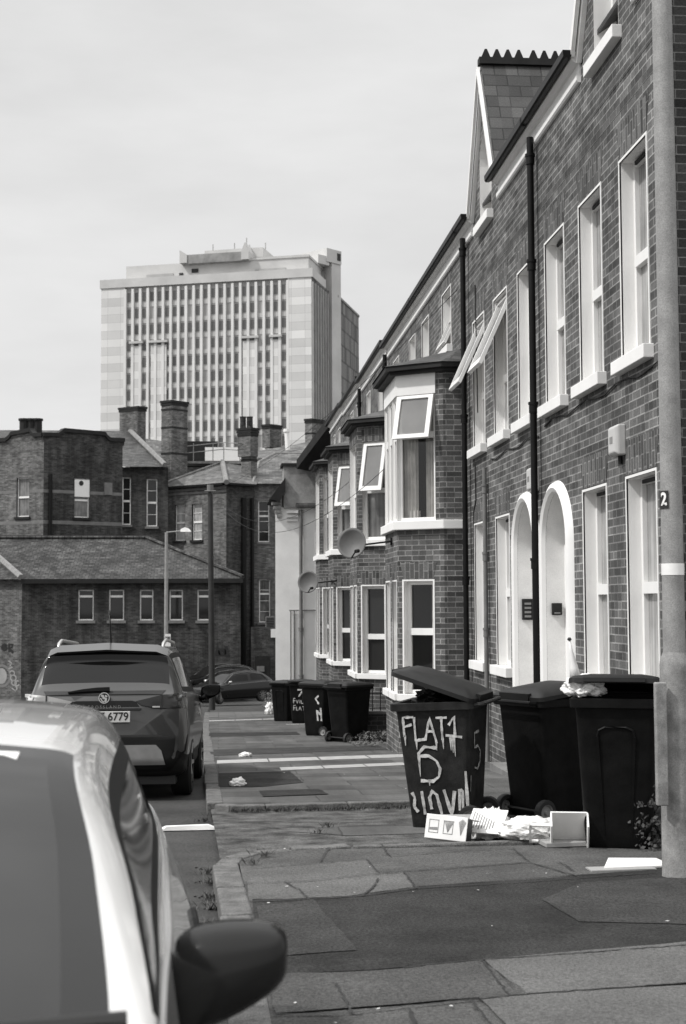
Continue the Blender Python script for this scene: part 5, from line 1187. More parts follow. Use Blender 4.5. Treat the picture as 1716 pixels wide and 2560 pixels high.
def want_s(si, tj, y, x, z):
    if 1.10 < si < 2.72 and tj > 6.12: return 'rear'
    if 3.1 < si < 5.5 and 5.15 < tj < 5.85 and not (4.0 < si < 4.12): return 'side'
    if 2.9 < si < 5.65 and 4.95 < tj < 6.0: return 'trim'
    if 5.1 < si < 5.9 and tj > 6.2: return 'front'
    if tj < 2.2: return 'sill'
    return 'body'
fs = ls.faces(want_s)
sb = fs['body'].build('body', M['cargrey'], sv, smooth='full'); fs['rear'].build('rear_window', M['cartint'], sv, smooth='full'); [fs['side' + q_].build('side_window', M['cartint'], sv, smooth='full') for q_ in 'LR']
[fs['trim' + q_].build('window_trim', M['plastic'], sv, smooth='full') for q_ in 'LR']; fs['front'].build('windscreen', M['cartint'], sv, smooth='full'); [fs['sill' + q_].build('sill_cladding', M['plastic'], sv, smooth='full') for q_ in 'LR']
bmv = []; bmf = []
for k_ in ('body', 'rear', 'sillL', 'sillR', 'trimL', 'trimR'):
    o_ = len(bmv); bmv += fs[k_].v; bmf += [tuple(o_ + i for i in f) for f in fs[k_].f]
bv = BVHTree.FromPolygons(bmv, bmf)
def rearY(x, z):
    h = bv.ray_cast(Vector((x, -3, z)), Vector((0, 1, 0))); return h[0].y if h[0] else .12
def patch(outline, off, nr=6, n_edge=6, th=0.0):
    pts = []; outline = [(x * KX, z) for x, z in outline]
    for i in range(len(outline)):
        a, b = Vector(outline[i]), Vector(outline[(i + 1) % len(outline)]); pts += [a.lerp(b, k / n_edge) for k in range(n_edge)]
    c = sum(pts, Vector((0, 0))) / len(pts); m = MB(); R = []
    for k in range(nr + 1):
        q = max(k / nr, .001); R.append([Vector((p.x, rearY(p.x, p.y) - off, p.y)) for p in [c + (p_ - c) * q for p_ in pts]])
    R.append([p + Vector((0, .05, 0)) for p in R[-1]]); m.rings(R, cap=False); return m
for sd_, mt in ((-1, 'lampclear'), (1, 'lamp_shaded')):  # light from the left put into colour: pale left lamp, dark right one
    o_ = [(sd_ * x, z) for x, z in ((.87, 1.075), (.62, 1.055), (.34, .995), (.40, .955), (.56, .925), (.88, .915))]
    lmp = patch(o_, .012).build('tail_lamp', M[mt], sv, smooth=True); m = patch([(sd_ * x, z) for x, z in ((.52, .93), (.60, .93), (.60, .945), (.52, .945))], .018, 3); m.build('lamp_strip', M['lampclear'], lmp)
    m = patch([(sd_ * x, z) for x, z in ((.615, 1.06), (.628, 1.06), (.628, .92), (.615, .92))], .017, 2); m.build('lamp_joint', M['ink'], lmp)
patch([(-.34, .99), (-.38, .94), (.38, .94), (.34, .99), (.3, 1.0), (-.3, 1.0)], .004).build('tailgate_trim', M['cartint'], sv)
patch([(-.66, 1.10), (.66, 1.10), (.62, 1.06), (-.62, 1.06)], .006, 3).build('window_seal', M['ink'], sv)
patch([(-.90, .66), (.90, .66), (.88, .50), (.70, .30), (-.70, .30), (-.88, .50)], .012).build('rear_bumper', M['plastic'], sv, smooth='full')
patch([(-.56, .56), (.56, .56), (.62, .50), (.66, .36), (-.66, .36), (-.62, .50)], .03, 5).build('bumper_insert', M['silver'], sv, smooth=True)
patch([(-.26, .455), (.26, .455), (.20, .425), (-.20, .425)], .034, 2).build('insert_slot', M['ink'], sv)
patch([(-.40, .925), (.40, .925), (.40, .908), (-.40, .908)], .015, 2).build('tailgate_handle', M['ink'], sv)
pl = MB(); yp = rearY(0, .845) - .03; pl.box(-.26, .26, yp, yp + .02, .785, .896); plo = pl.build('number_plate', M['plate'], sv, bevel=.004)
RY = Matrix.Rotation(PI / 2, 4, 'X')
fonttext('Z 6779', .112, M['ink'], 'plate_characters', plo, Matrix.Translation((.245, yp - .001, .841)) @ RY, bold=.002, align='RIGHT', xs=.93)
yl_ = rearY(0, .965) - .012
fonttext('C R O S S L A N D', .042, M['silver'], 'model_lettering', sv, Matrix.Translation((0.0, rearY(0, .94) - .018, .938)) @ RY, xs=1.0)
em = MB(); ye = rearY(0, 1.03) - .025; em.disc((0, ye, 1.03), (0, 1, 0), .056, .02, 28); emo = em.build('badge', M['ink'], sv)
m = MB(); m.rings([[(rr_ * math.cos(2 * PI * i / 28), ye - .004, 1.03 + rr_ * math.sin(2 * PI * i / 28)) for i in range(28)] for rr_ in (.047, .056)], cap=False)
m.ribbon([(-.03, ye - .005, 1.055), (-.012, ye - .005, 1.05), (-.005, ye - .005, 1.03), (.02, ye - .005, 1.02), (.012, ye - .005, .99)], .024, (0, -1, 0)); m.ribbon([(-.035, ye - .005, 1.03), (-.02, ye - .005, 1.0), (.0, ye - .005, .99)], .012, (0, -1, 0)); m.ribbon([(.01, ye - .005, 1.055), (.03, ye - .005, 1.04)], .018, (0, -1, 0))
m.build('badge_emblem', M['chrome'], emo)
m = MB(); yy_ = rearY(-.15, 1.10); m.rings([[(x_, rearY(x_, z_) - dd, z_ + hz) for dd, hz in ((.012, -.012), (.05, -.006), (.05, w_), (.012, w_ + .004))] for x_, z_, w_ in ((-.36, 1.088, .004), (-.22, 1.10, .016), (-.08, 1.105, .026), (.04, 1.105, .03), (.05, 1.105, .028))]); m.build('rear_wiper', M['plastic'], sv, smooth=True)
# spoiler lip, rails, aerial
m = MB(); m.rings([[(x_, y_ + dy, z_ + dz_) for dy, dz_ in ((0, 0), (.03, -.02), (.26, .055), (.22, .075))] for x_, y_, z_ in ((-.61, .27, 1.45), (-.5, .20, 1.492), (0, .16, 1.515), (.5, .20, 1.492), (.61, .27, 1.45))]); m.build('spoiler', M['cargrey'], sv, smooth=True)
for sd_ in (-1, 1):
    m = MB(); m.tube([(sd_ * .54, .55, 1.53), (sd_ * .545, .62, 1.585), (sd_ * .555, .9, 1.63), (sd_ * .555, 2.2, 1.63), (sd_ * .55, 2.45, 1.58)], [.014, .02, .018, .018, .012], 8); m.build('roof_rail', M['steel'], sv, smooth='full')
m = MB(); m.tube([(.0, .62, 1.52), (0, .60, 1.56), (0, .42, 1.93)], [.022, .012, .004], 8); m.tube([(0, .7, 1.525), (0, .6, 1.55)], .03, 8); m.build('roof_aerial', M['ink'], sv)
for y in (.85, 3.35):
    for sd_ in (-1, 1): wheel(sv, sd_ * .735, y, .335, .21, sd_)
arches(sv, (.85, 3.35), .335, .885 * KX)
mirror_unit(sv, (.96, 2.95, 1.06), (.24, .14, .17), 1, 'carblack', mirror_dir=-1, armto=(.80, 2.98, .98)); mirror_unit(sv, (-.96, 2.95, 1.06), (.24, .14, .17), -1, 'carblack', mirror_dir=-1, armto=(-.80, 2.98, .98))
m = MB(); m.tube([(.852, 1.3, .93), (.856, 1.55, .93)], .014, 6); m.build('door_handle', M['cargrey'], sv); m = MB(); m.tube([(.852, 2.3, .92), (.856, 2.55, .92)], .014, 6); m.build('door_handle', M['cargrey'], sv)
patch([(.30, .30), (.86, .30), (.80, .12), (.3, .12)], .0, 2) if 0 else None
m = MB(); m.box(-.70, .70, .15, 4.0, .16, .3); m.build('underbody', M['ink'], sv)
place(sv, (-1.14, 14.45, g(14.45) - KH), math.radians(-1.7), rx=-math.atan(.052))
# ---------------- dark cars at the junction
def dark_car(name, label, loc, rz, mat='cardark', chrome=True):
    c = local(name, label, 'car', 'dark cars at the junction')
    st = [(0.0, .76, .42, .62, .90, .72, .93, .68, .98, .60, 1.0), (0.12, .87, .28, .64, .96, .84, 1.0, .76, 1.10, .64, 1.13), (0.75, .91, .22, .66, .98, .87, 1.02, .81, 1.40, .62, 1.47),
          (1.7, .91, .22, .66, .95, .875, .99, .82, 1.46, .64, 1.54), (2.6, .91, .22, .66, .92, .87, .96, .82, 1.40, .62, 1.47), (3.35, .90, .22, .64, .89, .86, .93, .80, .98, .74, 1.02), (4.1, .87, .24, .6, .80, .8, .82, .76, .85, .68, .88), (4.4, .68, .34, .52, .64, .62, .67, .56, .69, .5, .71)]
    L = Loft(st, 6, 5)
    def wn(si, tj, y, x, z):
        if 1.7 < si < 4.6 and 5.15 < tj < 5.9 and not (2.9 < si < 3.05): return 'side'
        if 1.1 < si < 1.9 and tj > 6.3: return 'rear'
        if 4.1 < si < 4.95 and tj > 6.2: return 'front'
        return 'body'
    F_ = L.faces(wn); F_['body'].build('body', M[mat], c, smooth='full')
    for k_, nm in (('sideL', 'side_window'), ('sideR', 'side_window'), ('rear', 'rear_window'), ('front', 'windscreen')): F_[k_].build(nm, M['cartint'], c, smooth='full')
    for y in (.85, 3.55):
        for sd_ in (-1, 1): wheel(c, sd_ * .80, y, .35, .21, sd_, rimmat='stone', spokes=10, steer=(.4 if y > 2 else 0))
    arches(c, (.85, 3.55), .35, .885)
    for sd_ in (-1, 1):
        m = MB(); m.tube([(sd_ * .82, .35, 1.06), (sd_ * .70, .75, 1.38), (sd_ * .665, 1.7, 1.49), (sd_ * .67, 2.6, 1.42), (sd_ * .81, 3.25, 1.0)], .014, 6); m.build('roof_rail', M['stone'], c)
        m = MB(); m.tube([(sd_ * .60, .95, 1.49), (sd_ * .61, 1.7, 1.56), (sd_ * .60, 2.5, 1.48)], .014, 6); m.build('roof_bar', M['stone'], c)
        m = MB(); m.rings([[(sd_ * xx, y_, z_) for xx, z_ in ((.70, .70), (.80, .70), (.78, .80), (.68, .80))] for y_ in (4.25, 4.02)]); m.build('headlamp', M['lampclear'], c)
        mirror_unit(c, (sd_ * 1.0, 3.0, 1.04), (.2, .13, .14), sd_, 'steel' if chrome else mat, armto=(sd_ * .86, 3.02, .96))
    m = MB(); m.box(-.75, .75, .2, 4.1, .16, .3); m.build('underbody', M['ink'], c)
    place(c, loc, rz); c.scale = (.88, .88, .9)
qc = PG(664, 1762); Yc_ = 60.0
dark_car('dark_car', 'dark suv with pale window trim at the far end of the street', (PY(690, 1760, 64.5).x - .5, 65.0, g(61) - KH), math.radians(128))
dark_car('dark_car', 'dark car mostly hidden behind the dark suv at the junction', (PY(640, 1700, 67).x, 69.0, g(66) - KH + .35), math.radians(115), 'carblack', False)
# ================================================================== WHEELIE BINS
def rrect(hx, hy, r, z, n=4, cx=0.0, cy=0.0):
    out_ = []
    for (sx, sy, a0) in ((1, 1, 0), (-1, 1, 90), (-1, -1, 180), (1, -1, 270)):
        for k in range(n + 1):
            a = math.radians(a0 + 90 * k / n); out_.append(Vector((cx + sx * (hx - r) + r * math.cos(a), cy + sy * (hy - r) + r * math.sin(a), z)))
    return out_
def make_bin(label, lid_angle=0.0, body='bin', lidm='binlid', panel=True, group='black wheelie bins on the pavement', lid=True, lid_yaw=0.0):
    """front faces -y, hinge and wheels at +y"""
    b = local('wheelie_bin', label, 'wheelie bin', group)
    m = MB(); L = [(0.0, .20, .215, -.015), (.03, .215, .23, -.012), (.10, .220, .235, -.01), (.5, .242, .268, -.004), (.90, .262, .30, 0), (.93, .268, .305, 0)]
    m.rings([rrect(hx, hy, .05, z, 4, 0, cy) for z, hx, hy, cy in L]); 
    o = m.build('body', M[body], b, smooth=True)
    m = MB(); m.rings([rrect(.272, .31, .04, .925), rrect(.296, .335, .04, .93), rrect(.298, .337, .04, .985), rrect(.285, .325, .04, .99), rrect(.262, .30, .04, .985), rrect(.255, .295, .04, .9)], cap=False); m.build('rim', M[body], b, smooth=True)
    if panel:
        m = MB()     # raised inverted-U ribs moulded on the front
        for (xa, xb) in ((-.13, -.112), (.112, .13)):
            m.add([(xa * .72, -.232, .06), (xb * .72, -.232, .06), (xb, -.293, .74), (xa, -.293, .74), (xa * .72, -.244, .06), (xb * .72, -.244, .06), (xb, -.305, .74), (xa, -.305, .74)], [(4, 5, 6, 7), (0, 4, 7, 3), (1, 2, 6, 5), (0, 1, 5, 4), (3, 7, 6, 2)])
        m.tube([(-.12, -.293, .74), (-.11, -.296, .78), (-.07, -.298, .80), (.07, -.298, .80), (.11, -.296, .78), (.12, -.293, .74)], .009, 6); m.build('front_ribs', M[body], b)
    m = MB(); m.tube([(-.2, .25, .1), (.2, .25, .1)], .012, 6); m.build('axle', M['lead'], b)
    for sx in (-1, 1):
        w_ = MB(); n = 24; X = sx * .235
        w_.rings([[(X + px, .25 + r_ * math.cos(2 * PI * i / n), .1 + r_ * math.sin(2 * PI * i / n)) for i in range(n)] for px, r_ in ((-.025, .065), (-.025, .095), (-.015, .1), (.015, .1), (.025, .095), (.025, .065))], cap=False); wo_ = w_.build('wheel', M['rubber'], b, smooth=True)
        h_ = MB(); h_.rings([[(X + sx * px, .25 + r_ * math.cos(2 * PI * i / n), .1 + r_ * math.sin(2 * PI * i / n)) for i in range(n)] for px, r_ in ((.022, .066), (.018, .058), (.006, .05), (.006, .02), (.024, .016), (.024, .001))], cap=False); h_.build('hub', M['hub'], wo_)
    m = MB(); m.tube([(-.24, .33, .955), (-.24, .40, .965), (.24, .40, .965), (.24, .33, .955)], .016, 8); m.build('handle', M[body], b)
    for sx in (-.13, .13): pass
    if lid:
        lm = MB(); rings_ = [(0.0, .302, .345, 0), (-.02, .305, .348, 0), (.012, .303, .346, 0), (.03, .28, .32, 0), (.055, .20, .24, .02), (.062, .06, .08, .03)]
        Mx = Matrix.Translation((0, .335, .995)) @ Matrix.Rotation(lid_yaw, 4, 'Z') @ Matrix.Rotation(lid_angle, 4, 'X') @ Matrix.Translation((0, -.335, 0))
        lm.rings([[Mx @ p for p in rrect(hx, hy, .05, z, 4, 0, cy)] for z, hx, hy, cy in rings_]); lo2 = lm.build('lid', M[lidm], b, smooth=True)
        q = MB(); q.box(-.2, .2, -.37, -.33, -.015, .012, Mx); q.box(-.17, .17, .32, .36, -.02, .04, Mx); q.build('lid_grip', M[lidm], lo2)
    return b
# strokes painted on a bin face; local frame: face = 'f' front (-y) or 'r' right (+x) or 'l'
def fx(face, a, z):
    k = z / .93
    if face == 'f': return Vector((a, -(.232 + .073 * k) - .006, z)), Vector((0, -1, .08))
    if face == 'r': return Vector(((.217 + .051 * k) + .006, a, z)), Vector((1, 0, .05))
    if face == 'b': return Vector((-a, (.215 + .09 * k) + .007, z)), Vector((0, 1, .08))
    return Vector((-(.217 + .051 * k) - .006, a, z)), Vector((-1, 0, .05))
def daub(b, face, lines, w, mat='daub', name='painted_lettering'):
    m = MB(); rr_ = random.Random(len(lines))
    for ln in lines:
        pts = [fx(face, a, z)[0] for a, z in ln]; nn = fx(face, 0, .5)[1]
        P_ = []
        for p, q in zip(pts[:-1], pts[1:]): P_ += [p.lerp(q, k / 4) for k in range(4)]
        P_.append(pts[-1]); m.ribbon(P_, [w * rr_.uniform(.65, 1.25) for _ in P_], nn)
    return m.build(name, M[mat], b)
def drips(b, face, ds, w=.012, mat='daub'):
    m = MB()
    for a, z0, z1 in ds: m.ribbon([fx(face, a, z0)[0], fx(face, a, (z0 + z1) / 2)[0], fx(face, a, z1)[0]], [w * 1.6, w, w * .3], fx(face, 0, .5)[1])
    return m.build('paint_drips', M[mat], b)
GRP = 'black wheelie bins on the pavement'
b1 = make_bin('black wheelie bin with FLAT 1 and a big 5 daubed in white paint, lid ajar', math.radians(-20), body='bindust', panel=False)
fl = []
def glyph(x, z, w, h, segs): return [[(x + a * w, z + c * h) for a, c in s] for s in segs]
fl += glyph(-.235, .73, .085, .15, [[(0, 0), (0, 1), (1, 1)], [(0, .5), (.8, .62)]])
fl += glyph(-.145, .70, .09, .18, [[(0, 1), (0, 0), (1, .05)]])
fl += glyph(-.065, .70, .09, .17, [[(0, .05), (.5, 1), (1, -.15)], [(.15, .4), (.85, .4)]])
fl += glyph(.03, .70, .10, .17, [[(0, 1), (.9, 1)], [(.45, 1), (.42, 0)]])
fl += glyph(.13, .71, .05, .17, [[(0, .6), (1, 1), (.9, .15)], [(-.6, .15), (2.0, .05)]])
daub(b1, 'r', fl, .021)
daub(b1, 'r', [[(.02, .64), (-.08, .65), (-.13, .60), (-.13, .52)], [(-.12, .58), (-.05, .58), (.01, .54), (.035, .48), (.02, .42), (-.03, .385), (-.13, .39)]], .023)
drips(b1, 'r', [(-.23, .74, .66), (-.14, .70, .63), (.02, .70, .62), (.075, .71, .63), (.15, .72, .60), (.165, .72, .57), (-.13, .53, .42), (.135, .72, .62), (-.06, .40, .35)])
daub(b1, 'r', [[(-.21, .30), (-.19, .26), (-.20, .19), (-.17, .15)], [(-.13, .31), (-.115, .13)], [(-.06, .17), (-.07, .26), (-.045, .31), (-.01, .28), (.02, .13)], [(.05, .32), (.10, .12), (.135, .31)], [(.165, .16), (.175, .32), (.2, .31), (.19, .15)], [(.235, .46), (.23, .15)]], .024)
daub(b1, 'b', [[(-.02, .74), (-.14, .735), (-.13, .62), (-.04, .63), (.03, .58), (.03, .50), (-.03, .45), (-.11, .47)]], .02, 'daub2')
daub(b1, 'b', [[(-.20, .42), (-.2, .3)], [(-.19, .2), (-.2, .08)]], .016, 'daub2')
place(b1, (1.80, 11.12, g(11.1) - .05), math.radians(-117), ry=math.radians(-3.2))
b3 = make_bin('black wheelie bin in the middle of the near group, wheel towards the camera', math.radians(-6), group=GRP)
place(b3, (2.67, 11.5, g(11.5) - .045), math.radians(120))
b4 = make_bin('black wheelie bin nearest the lamp post, lid propped up over a white bag', math.radians(-10), group=GRP)
place(b4, (2.70, 9.5, g(9.5) + .0), math.radians(-20))
b5 = make_bin('plain black wheelie bin at the right front of the far group', .0, group=GRP); place(b5, (2.27, 24.9, g(25.3)), math.radians(128))
b6 = make_bin('black wheelie bin smeared with white paint, second from front in the far group', .0, group=GRP); place(b6, (1.98, 27.6, g(27.6)), math.radians(-135))
b7 = make_bin('black wheelie bin lettered 7 and FLAT in white, in the far group', -.05, group=GRP, panel=False); place(b7, (2.05, 35.2, g(35.2)), math.radians(-14))
b8 = make_bin('black wheelie bin at the left end of the far group, edge streaked white', .0, group=GRP); place(b8, (1.72, 36.9, g(37)), math.radians(-35))
daub(b7, 'f', glyph(-.06, .66, .14, .17, [[(0, 1), (1, 1), (.2, 0)]]), .035)
daub(b7, 'f', glyph(-.16, .50, .05, .12, [[(0, 0), (0, 1), (1, 1)], [(0, .5), (.9, .5)]]) + glyph(-.09, .50, .05, .08, [[(0, 1), (.5, 0), (1, 1)]]) + glyph(-.02, .5, .03, .08, [[(.5, 0), (.5, 1)]]) + glyph(.03, .5, .05, .08, [[(0, 1), (0, 0), (1, 0)]]) +
     glyph(-.16, .33, .05, .12, [[(0, 0), (0, 1), (1, 1)], [(0, .5), (.9, .5)]]) + glyph(-.09, .33, .04, .09, [[(0, 1), (0, 0), (1, 0)]]) + glyph(-.03, .33, .06, .09, [[(0, 0), (.5, 1), (1, 0)]]) + glyph(.06, .33, .06, .09, [[(0, 1), (1, 1)], [(.5, 1), (.5, 0)]]), .02)
drips(b8, 'l', [(-.2, .75, .55), (-.21, .5, .3), (-.18, .4, .2)], .03); daub(b6, 'r', [[(.16, .78), (.08, .72), (.16, .62)], [(.18, .42), (.1, .5), (.12, .3)], [(.2, .55), (.21, .3)]], .04); daub(b6, 'f', [[(-.2, .78), (-.12, .7), (-.2, .6)], [(-.2, .45), (-.12, .36), (-.06, .46), (-.04, .25)]], .035)
# ================================================================== RUBBISH
def crumple(name, label, cat, c, size, mat, seed, flat=.5, group=None, amp=.35, freq=2.6):
    bm = bmesh.new(); bmesh.ops.create_icosphere(bm, subdivisions=5, radius=1.0)
    for v in bm.verts:
        p = v.co.copy(); n1 = noise.noise(p * freq + Vector((seed, 0, 0))); n2 = abs(noise.noise(p * freq * 2.3 + Vector((0, seed, 0)))); n3 = abs(noise.noise(p * freq * 5 + Vector((0, 0, seed))))
        k = 1 + amp * n1 + amp * .7 * n2 - amp * .4 * n3; v.co = Vector((p.x * size[0] * k, p.y * size[1] * k, max(p.z, -flat) * size[2] * k))
    me = bpy.data.meshes.new(name); zmin = min(v.co.z for v in bm.verts)
    for v in bm.verts: v.co.z -= zmin
    bm.to_mesh(me); bm.free(); me.materials.append(M[mat]); me.shade_smooth(); o = bpy.data.objects.new(name, me); COL.objects.link(o); o.location = c; ORG[o.name] = Vector(c); return tag(o, label, cat, group)
zc = lambda y: g(y) - (.04 if A0 < y < A1 else 0) + .004
crumple('plastic_bag', 'crumpled white plastic bag in front of the middle bins, left of the white tray', 'bag', (2.18, 9.74, g(9.7) + .004), (.22, .11, .085), 'bag', 3.1)
crumple('plastic_bag', 'small white plastic bag stuffed under the propped lid of the bin by the lamp post', 'bag', (2.44, 9.38, g(9.4) + .99), (.13, .10, .085), 'bag', 8.3)
crumple('plastic_bag', 'white carrier bag lying behind the printed food box', 'bag', (1.93, 10.12, zc(10.12)), (.13, .12, .12), 'bag', 5.2, freq=3.2)
crumple('tissue_scrap', 'white crumpled tissue on the footway beside the grey car', 'litter', (.2, 14.95, g(14.95)), (.075, .05, .05), 'bag', 1.2)
crumple('tissue_scrap', 'tiny white scrap farther up the footway by the pale strips', 'litter', (.38, 20.5, g(20.5)), (.09, .06, .035), 'bag', 2.2)
crumple('plastic_bag', 'small upright white bag in the weeds by the far bins', 'bag', (1.55, 43.5, g(43.5)), (.13, .12, .22), 'bag', 6.7)
crumple('refuse_sack', 'black refuse sack bulging out of the FLAT bin under its lid', 'bag', (1.72, 11.2, g(11.1) + .86), (.17, .15, .10), 'bin', 9.1)
crumple('refuse_sack', 'black refuse bag heaped at the foot of the middle bins', 'bag', (2.05, 10.3, zc(10.3)), (.16, .1, .08), 'bin', 4.4)
# food box with printed panels
fb = thing('food_box', 'white printed food box tipped open on the paving at the foot of the FLAT bin', 'box', (1.62, 9.85, zc(9.85)))
Mb = Matrix.Translation((1.55, 9.80, g(9.8) + .005)) @ Matrix.Rotation(math.radians(-27), 4, 'Z') @ Matrix.Rotation(math.radians(-14), 4, 'X') @ Matrix.Rotation(math.radians(3), 4, 'Y')
hw, hh, dp = .15, .165, .12
m = MB(); m.box(-hw, hw, 0, dp, 0, hh, Mb); m.build('carton', M['card'], fb, bevel=.003)
m = MB()
for x0, x1, z0, z1 in ((-.125, -.055, .04, .13), (-.02, .05, .04, .13)):
    for a0, a1, b0, b1 in ((x0, x1, z0, z0 + .004), (x0, x1, z1 - .004, z1), (x0, x0 + .004, z0, z1), (x1 - .004, x1, z0, z1)): m.box(a0, a1, -.002, 0, b0, b1, Mb)
for k in range(7): m.quad(*[Mb @ Vector(p) for p in ((-.02 + .035, -.0025, .052), (-.02 + .033 + .0, -.0025, .052), (-.016 + .011 * k, -.0025, .13), (-.011 + .011 * k, -.0025, .13))])
for k in range(7): m.quad(*[Mb @ Vector(p) for p in ((.11, -.0025, .04), (.108, -.0025, .04), (.088 + .008 * k, -.0025, .15 - .006 * abs(k - 3)), (.092 + .008 * k, -.0025, .15 - .006 * abs(k - 3)))])
m.quad(*[Mb @ Vector(p) for p in ((-.118, -.0025, .06), (-.062, -.0025, .06), (-.062, -.0025, .08), (-.118, -.0025, .075))]); m.build('printed_panels', M['print_'], fb)
m = MB(); m.box(hw - .002, hw + .001, .004, dp - .004, .006, hh - .006, Mb); m.build('open_end_shade', M['ink'], fb)  # black panel on the closed carton, painting the shade inside an open end
m = MB(); m.box(-hw, hw + .02, dp, dp + .12, hh - .004, hh + .0, Mb @ Matrix.Rotation(0, 4, 'X')); m.build('top_flap', M['card'], fb)
m = MB(); Mc = Matrix.Translation((1.83, 9.92, g(9.9) + .03)) @ Matrix.Rotation(math.radians(-30), 4, 'Z') @ Matrix.Rotation(math.radians(-50), 4, 'X'); m.box(-.12, .14, 0, .01, 0, .22, Mc)
sl_ = m.build('cardboard_sleeve', M['card']); tag(sl_, 'pale cardboard sleeve with grey stripes leaning beside the food box', 'cardboard')
m = MB()
for k in range(9): m.box(-.10 + .02 * k, -.092 + .02 * k, -.002, 0, .03 + .01 * (k % 3), .19 - .01 * k, Mc)
m.build('printed_stripes', M['print_'], sl_)
Mc = Matrix.Translation((1.66, 10.12, g(10.1) + .03)) @ Matrix.Rotation(math.radians(-6), 4, 'Z') @ Matrix.Rotation(math.radians(30), 4, 'X'); tag(MB().box(-.15, .25, 0, .16, 0, .012, Mc).build('cardboard_sheet', M['cardgrey'], bevel=.002), 'grey cardboard sheet lying behind the food box against the FLAT bin', 'cardboard')
# white tray with handle holes
wt = thing('plastic_tray', 'white plastic tray tipped on its side against the bin by the lamp post', 'tray', (2.33, 9.5, g(9.5)))
Mt = Matrix.Translation((2.34, 9.50, g(9.5) + .02)) @ Matrix.Rotation(math.radians(-12), 4, 'Z') @ Matrix.Rotation(math.radians(35), 4, 'X')
m = MB(); 
for a in ((-.12, .13, 0, .012, 0, .26), (-.12, -.108, -.13, .0, 0, .26), (.118, .13, -.13, .0, 0, .26), (-.12, .13, -.13, 0, 0, .012)): m.box(*a, Mt)
m.build('shell', M['foam'], wt, bevel=.004)
m = MB()
for a in ((-.26, -.245, -.02, .0, .0, .16), (-.26, -.12, -.02, 0, .145, .16), (-.26, -.12, -.02, 0, .0, .015)): m.box(*a, Mt)
m.prism([Mt @ Vector(p) for p in ((-.25, -.02, .13), (-.13, -.02, .05), (-.13, -.02, .07), (-.25, -.02, .15))], (0, .01, 0)); m.build('handle_frame', M['foam'], wt)
tag(MB().box(-.2, .25, -.05, .12, 0, .03, Matrix.Translation((2.35, 9.42, g(9.4) + .004)) @ Matrix.Rotation(.1, 4, 'Z')).build('pizza_box', M['cardgrey'], bevel=.004), 'flattened grey carton under the white tray', 'carton')
# folded card by the lamp post
m = MB(); Mk = Matrix.Translation((2.42, 8.42, g(8.4) + .006)) @ Matrix.Rotation(math.radians(8), 4, 'Z')
m.add([Mk @ Vector(p) for p in ((-.13, .02, .0), (.3, -.01, .0), (.3, .22, .004), (.02, .30, .004), (-.13, .02, .01), (.3, -.01, .01), (.3, .22, .014), (.02, .30, .014))], [(0, 3, 2, 1), (4, 5, 6, 7), (0, 1, 5, 4), (1, 2, 6, 5), (2, 3, 7, 6), (3, 0, 4, 7)])
cd = m.build('folded_card', M['card']); tag(cd, 'bright white folded card on the ground against the foot of the lamp post', 'card')
tag(MB().box(-.2, .2, 0, .12, 0, .008, Matrix.Translation((2.4, 8.38, g(8.38) + .001)) @ Matrix.Rotation(.05, 4, 'Z')).build('card_scrap', M['cardgrey']), 'thin grey card lying under the bright white one by the lamp post', 'card')
# newspaper at the kerb
m = MB(); Mn = Matrix.Translation((-.24, 11.65, g(11.65) - KH + .01)) @ Matrix.Rotation(math.radians(4), 4, 'Z')
rr = random.Random(2)
for k in range(5): m.box(-.22 + .01 * k, .22 - .012 * k, -.05 + .012 * k, .10 - .01 * k, .006 * k, .006 * k + .004, Mn @ Matrix.Rotation(.03 * (k - 2), 4, 'Z'))
npp = m.build('newspaper', M['card']); tag(npp, 'flattened white newspaper bundle in the gutter behind the grey car', 'newspaper')
# tapered white stick with a black ball on top, standing in the bins
q = PY(1424, 1598, 11.6); q1 = PY(1440, 1700, 11.6); st = thing('furled_flag', 'white pointed furled cloth with a black ball tip sticking up from the middle bins', 'flag', q1)
m = MB(); m.tube([q, q.lerp(q1, .3), q.lerp(q1, .7), q1], [.006, .015, .035, .05], 10); m.build('cloth', M['bag'], st, smooth='full'); m = MB(); m.tube([q + Vector((0, 0, -.012)), q, q + Vector((0, 0, .015))], [.012, .02, .008], 10); m.build('ball_tip', M['ink'], st)
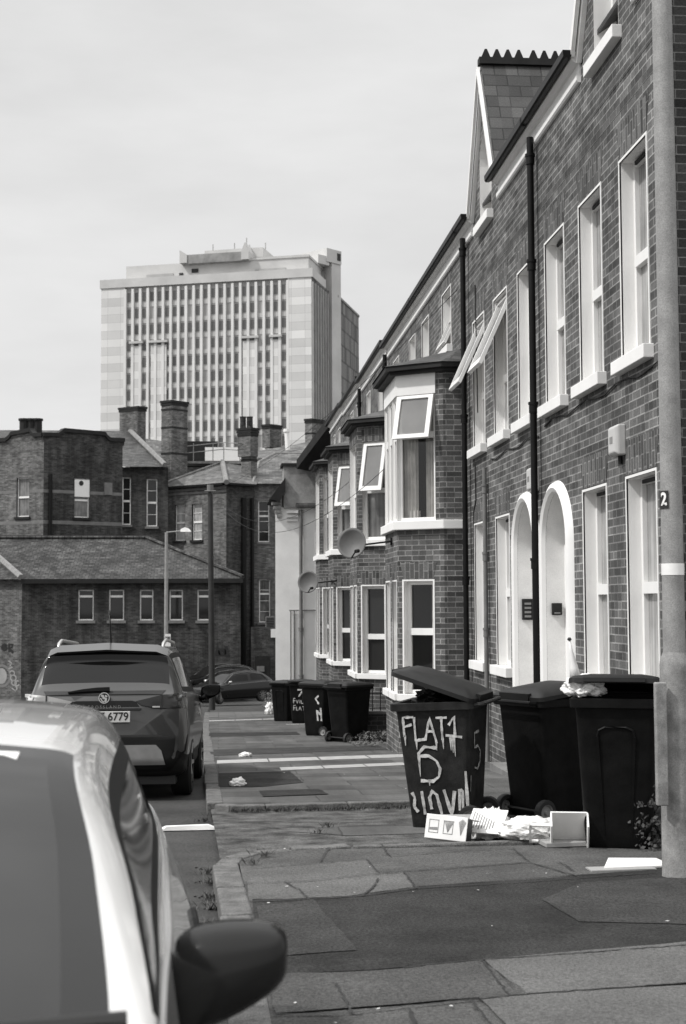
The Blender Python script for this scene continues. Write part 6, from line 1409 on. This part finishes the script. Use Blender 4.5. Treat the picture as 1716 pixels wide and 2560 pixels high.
# foliage
def bush(name, label, c, size, n, seed, leaf=.03, mat='weed', cat='plant'):
    r2 = random.Random(seed); t_ = thing(name, label, cat, c); m = MB(); c = Vector(c); st_ = MB()
    for k in range(9): a = r2.uniform(0, 6.28); e = c + Vector((math.cos(a) * size[0] * .6, math.sin(a) * size[1] * .6, size[2] * r2.uniform(.5, .95))); st_.tube([c, c.lerp(e, .5) + Vector((0, 0, .05)), e], [.008, .005, .002], 4)
    st_.build('stems', M['timber'], t_)
    for k in range(n):
        a = r2.uniform(0, 6.28); rad = r2.random() ** .5; h = r2.random(); rad *= .55 + .45 * math.sin(PI * min(1, h + .15)); p = c + Vector((math.cos(a) * size[0] * rad, math.sin(a) * size[1] * rad, size[2] * h))
        if noise.noise(p * 9) < -.12: continue
        d = Vector((r2.uniform(-1, 1), r2.uniform(-1, 1), r2.uniform(-.5, 1))).normalized(); w = d.orthogonal().normalized() * leaf * .45; l = leaf * r2.uniform(.6, 1.4); m.poly([p, p + d * l * .5 + w, p + d * l, p + d * l * .5 - w])
    m.build('leaves', M[mat], t_); return t_
bush('shrub', 'scrubby dark plant between the lamp post and the nearest bin', (2.83, 9.35, g(9.3)), (.16, .3, .42), 1500, 3, .03)
bush('shrub', 'dry leafy weeds at the foot of the low garden wall', (2.7, 24.6, g(24.6)), (.45, .3, .16), 900, 5, .04, 'drygrass')
bush('shrub', 'tall dry weeds against the cream house at the far corner', (1.9, 46.8, g(46.8)), (.45, .5, .75), 1300, 8, .06, 'drygrass')
m = MB(); r2 = random.Random(9)
for _ in range(260): x = 2.2 + abs(r2.gauss(0, .35)); y = r2.gauss(24.0, .5); a = r2.uniform(0, 6); z = g(y) + .006; s = r2.uniform(.012, .035); m.poly([(x + s * math.cos(a + k * 1.57), y + s * math.sin(a + k * 1.57), z + r2.uniform(0, .02)) for k in range(4)])
tag(m.build('fallen_leaves', M['drygrass']), 'scattered fallen leaves on the footway near the low garden wall', 'leaves', kind='stuff')
bpy.context.view_layer.update()
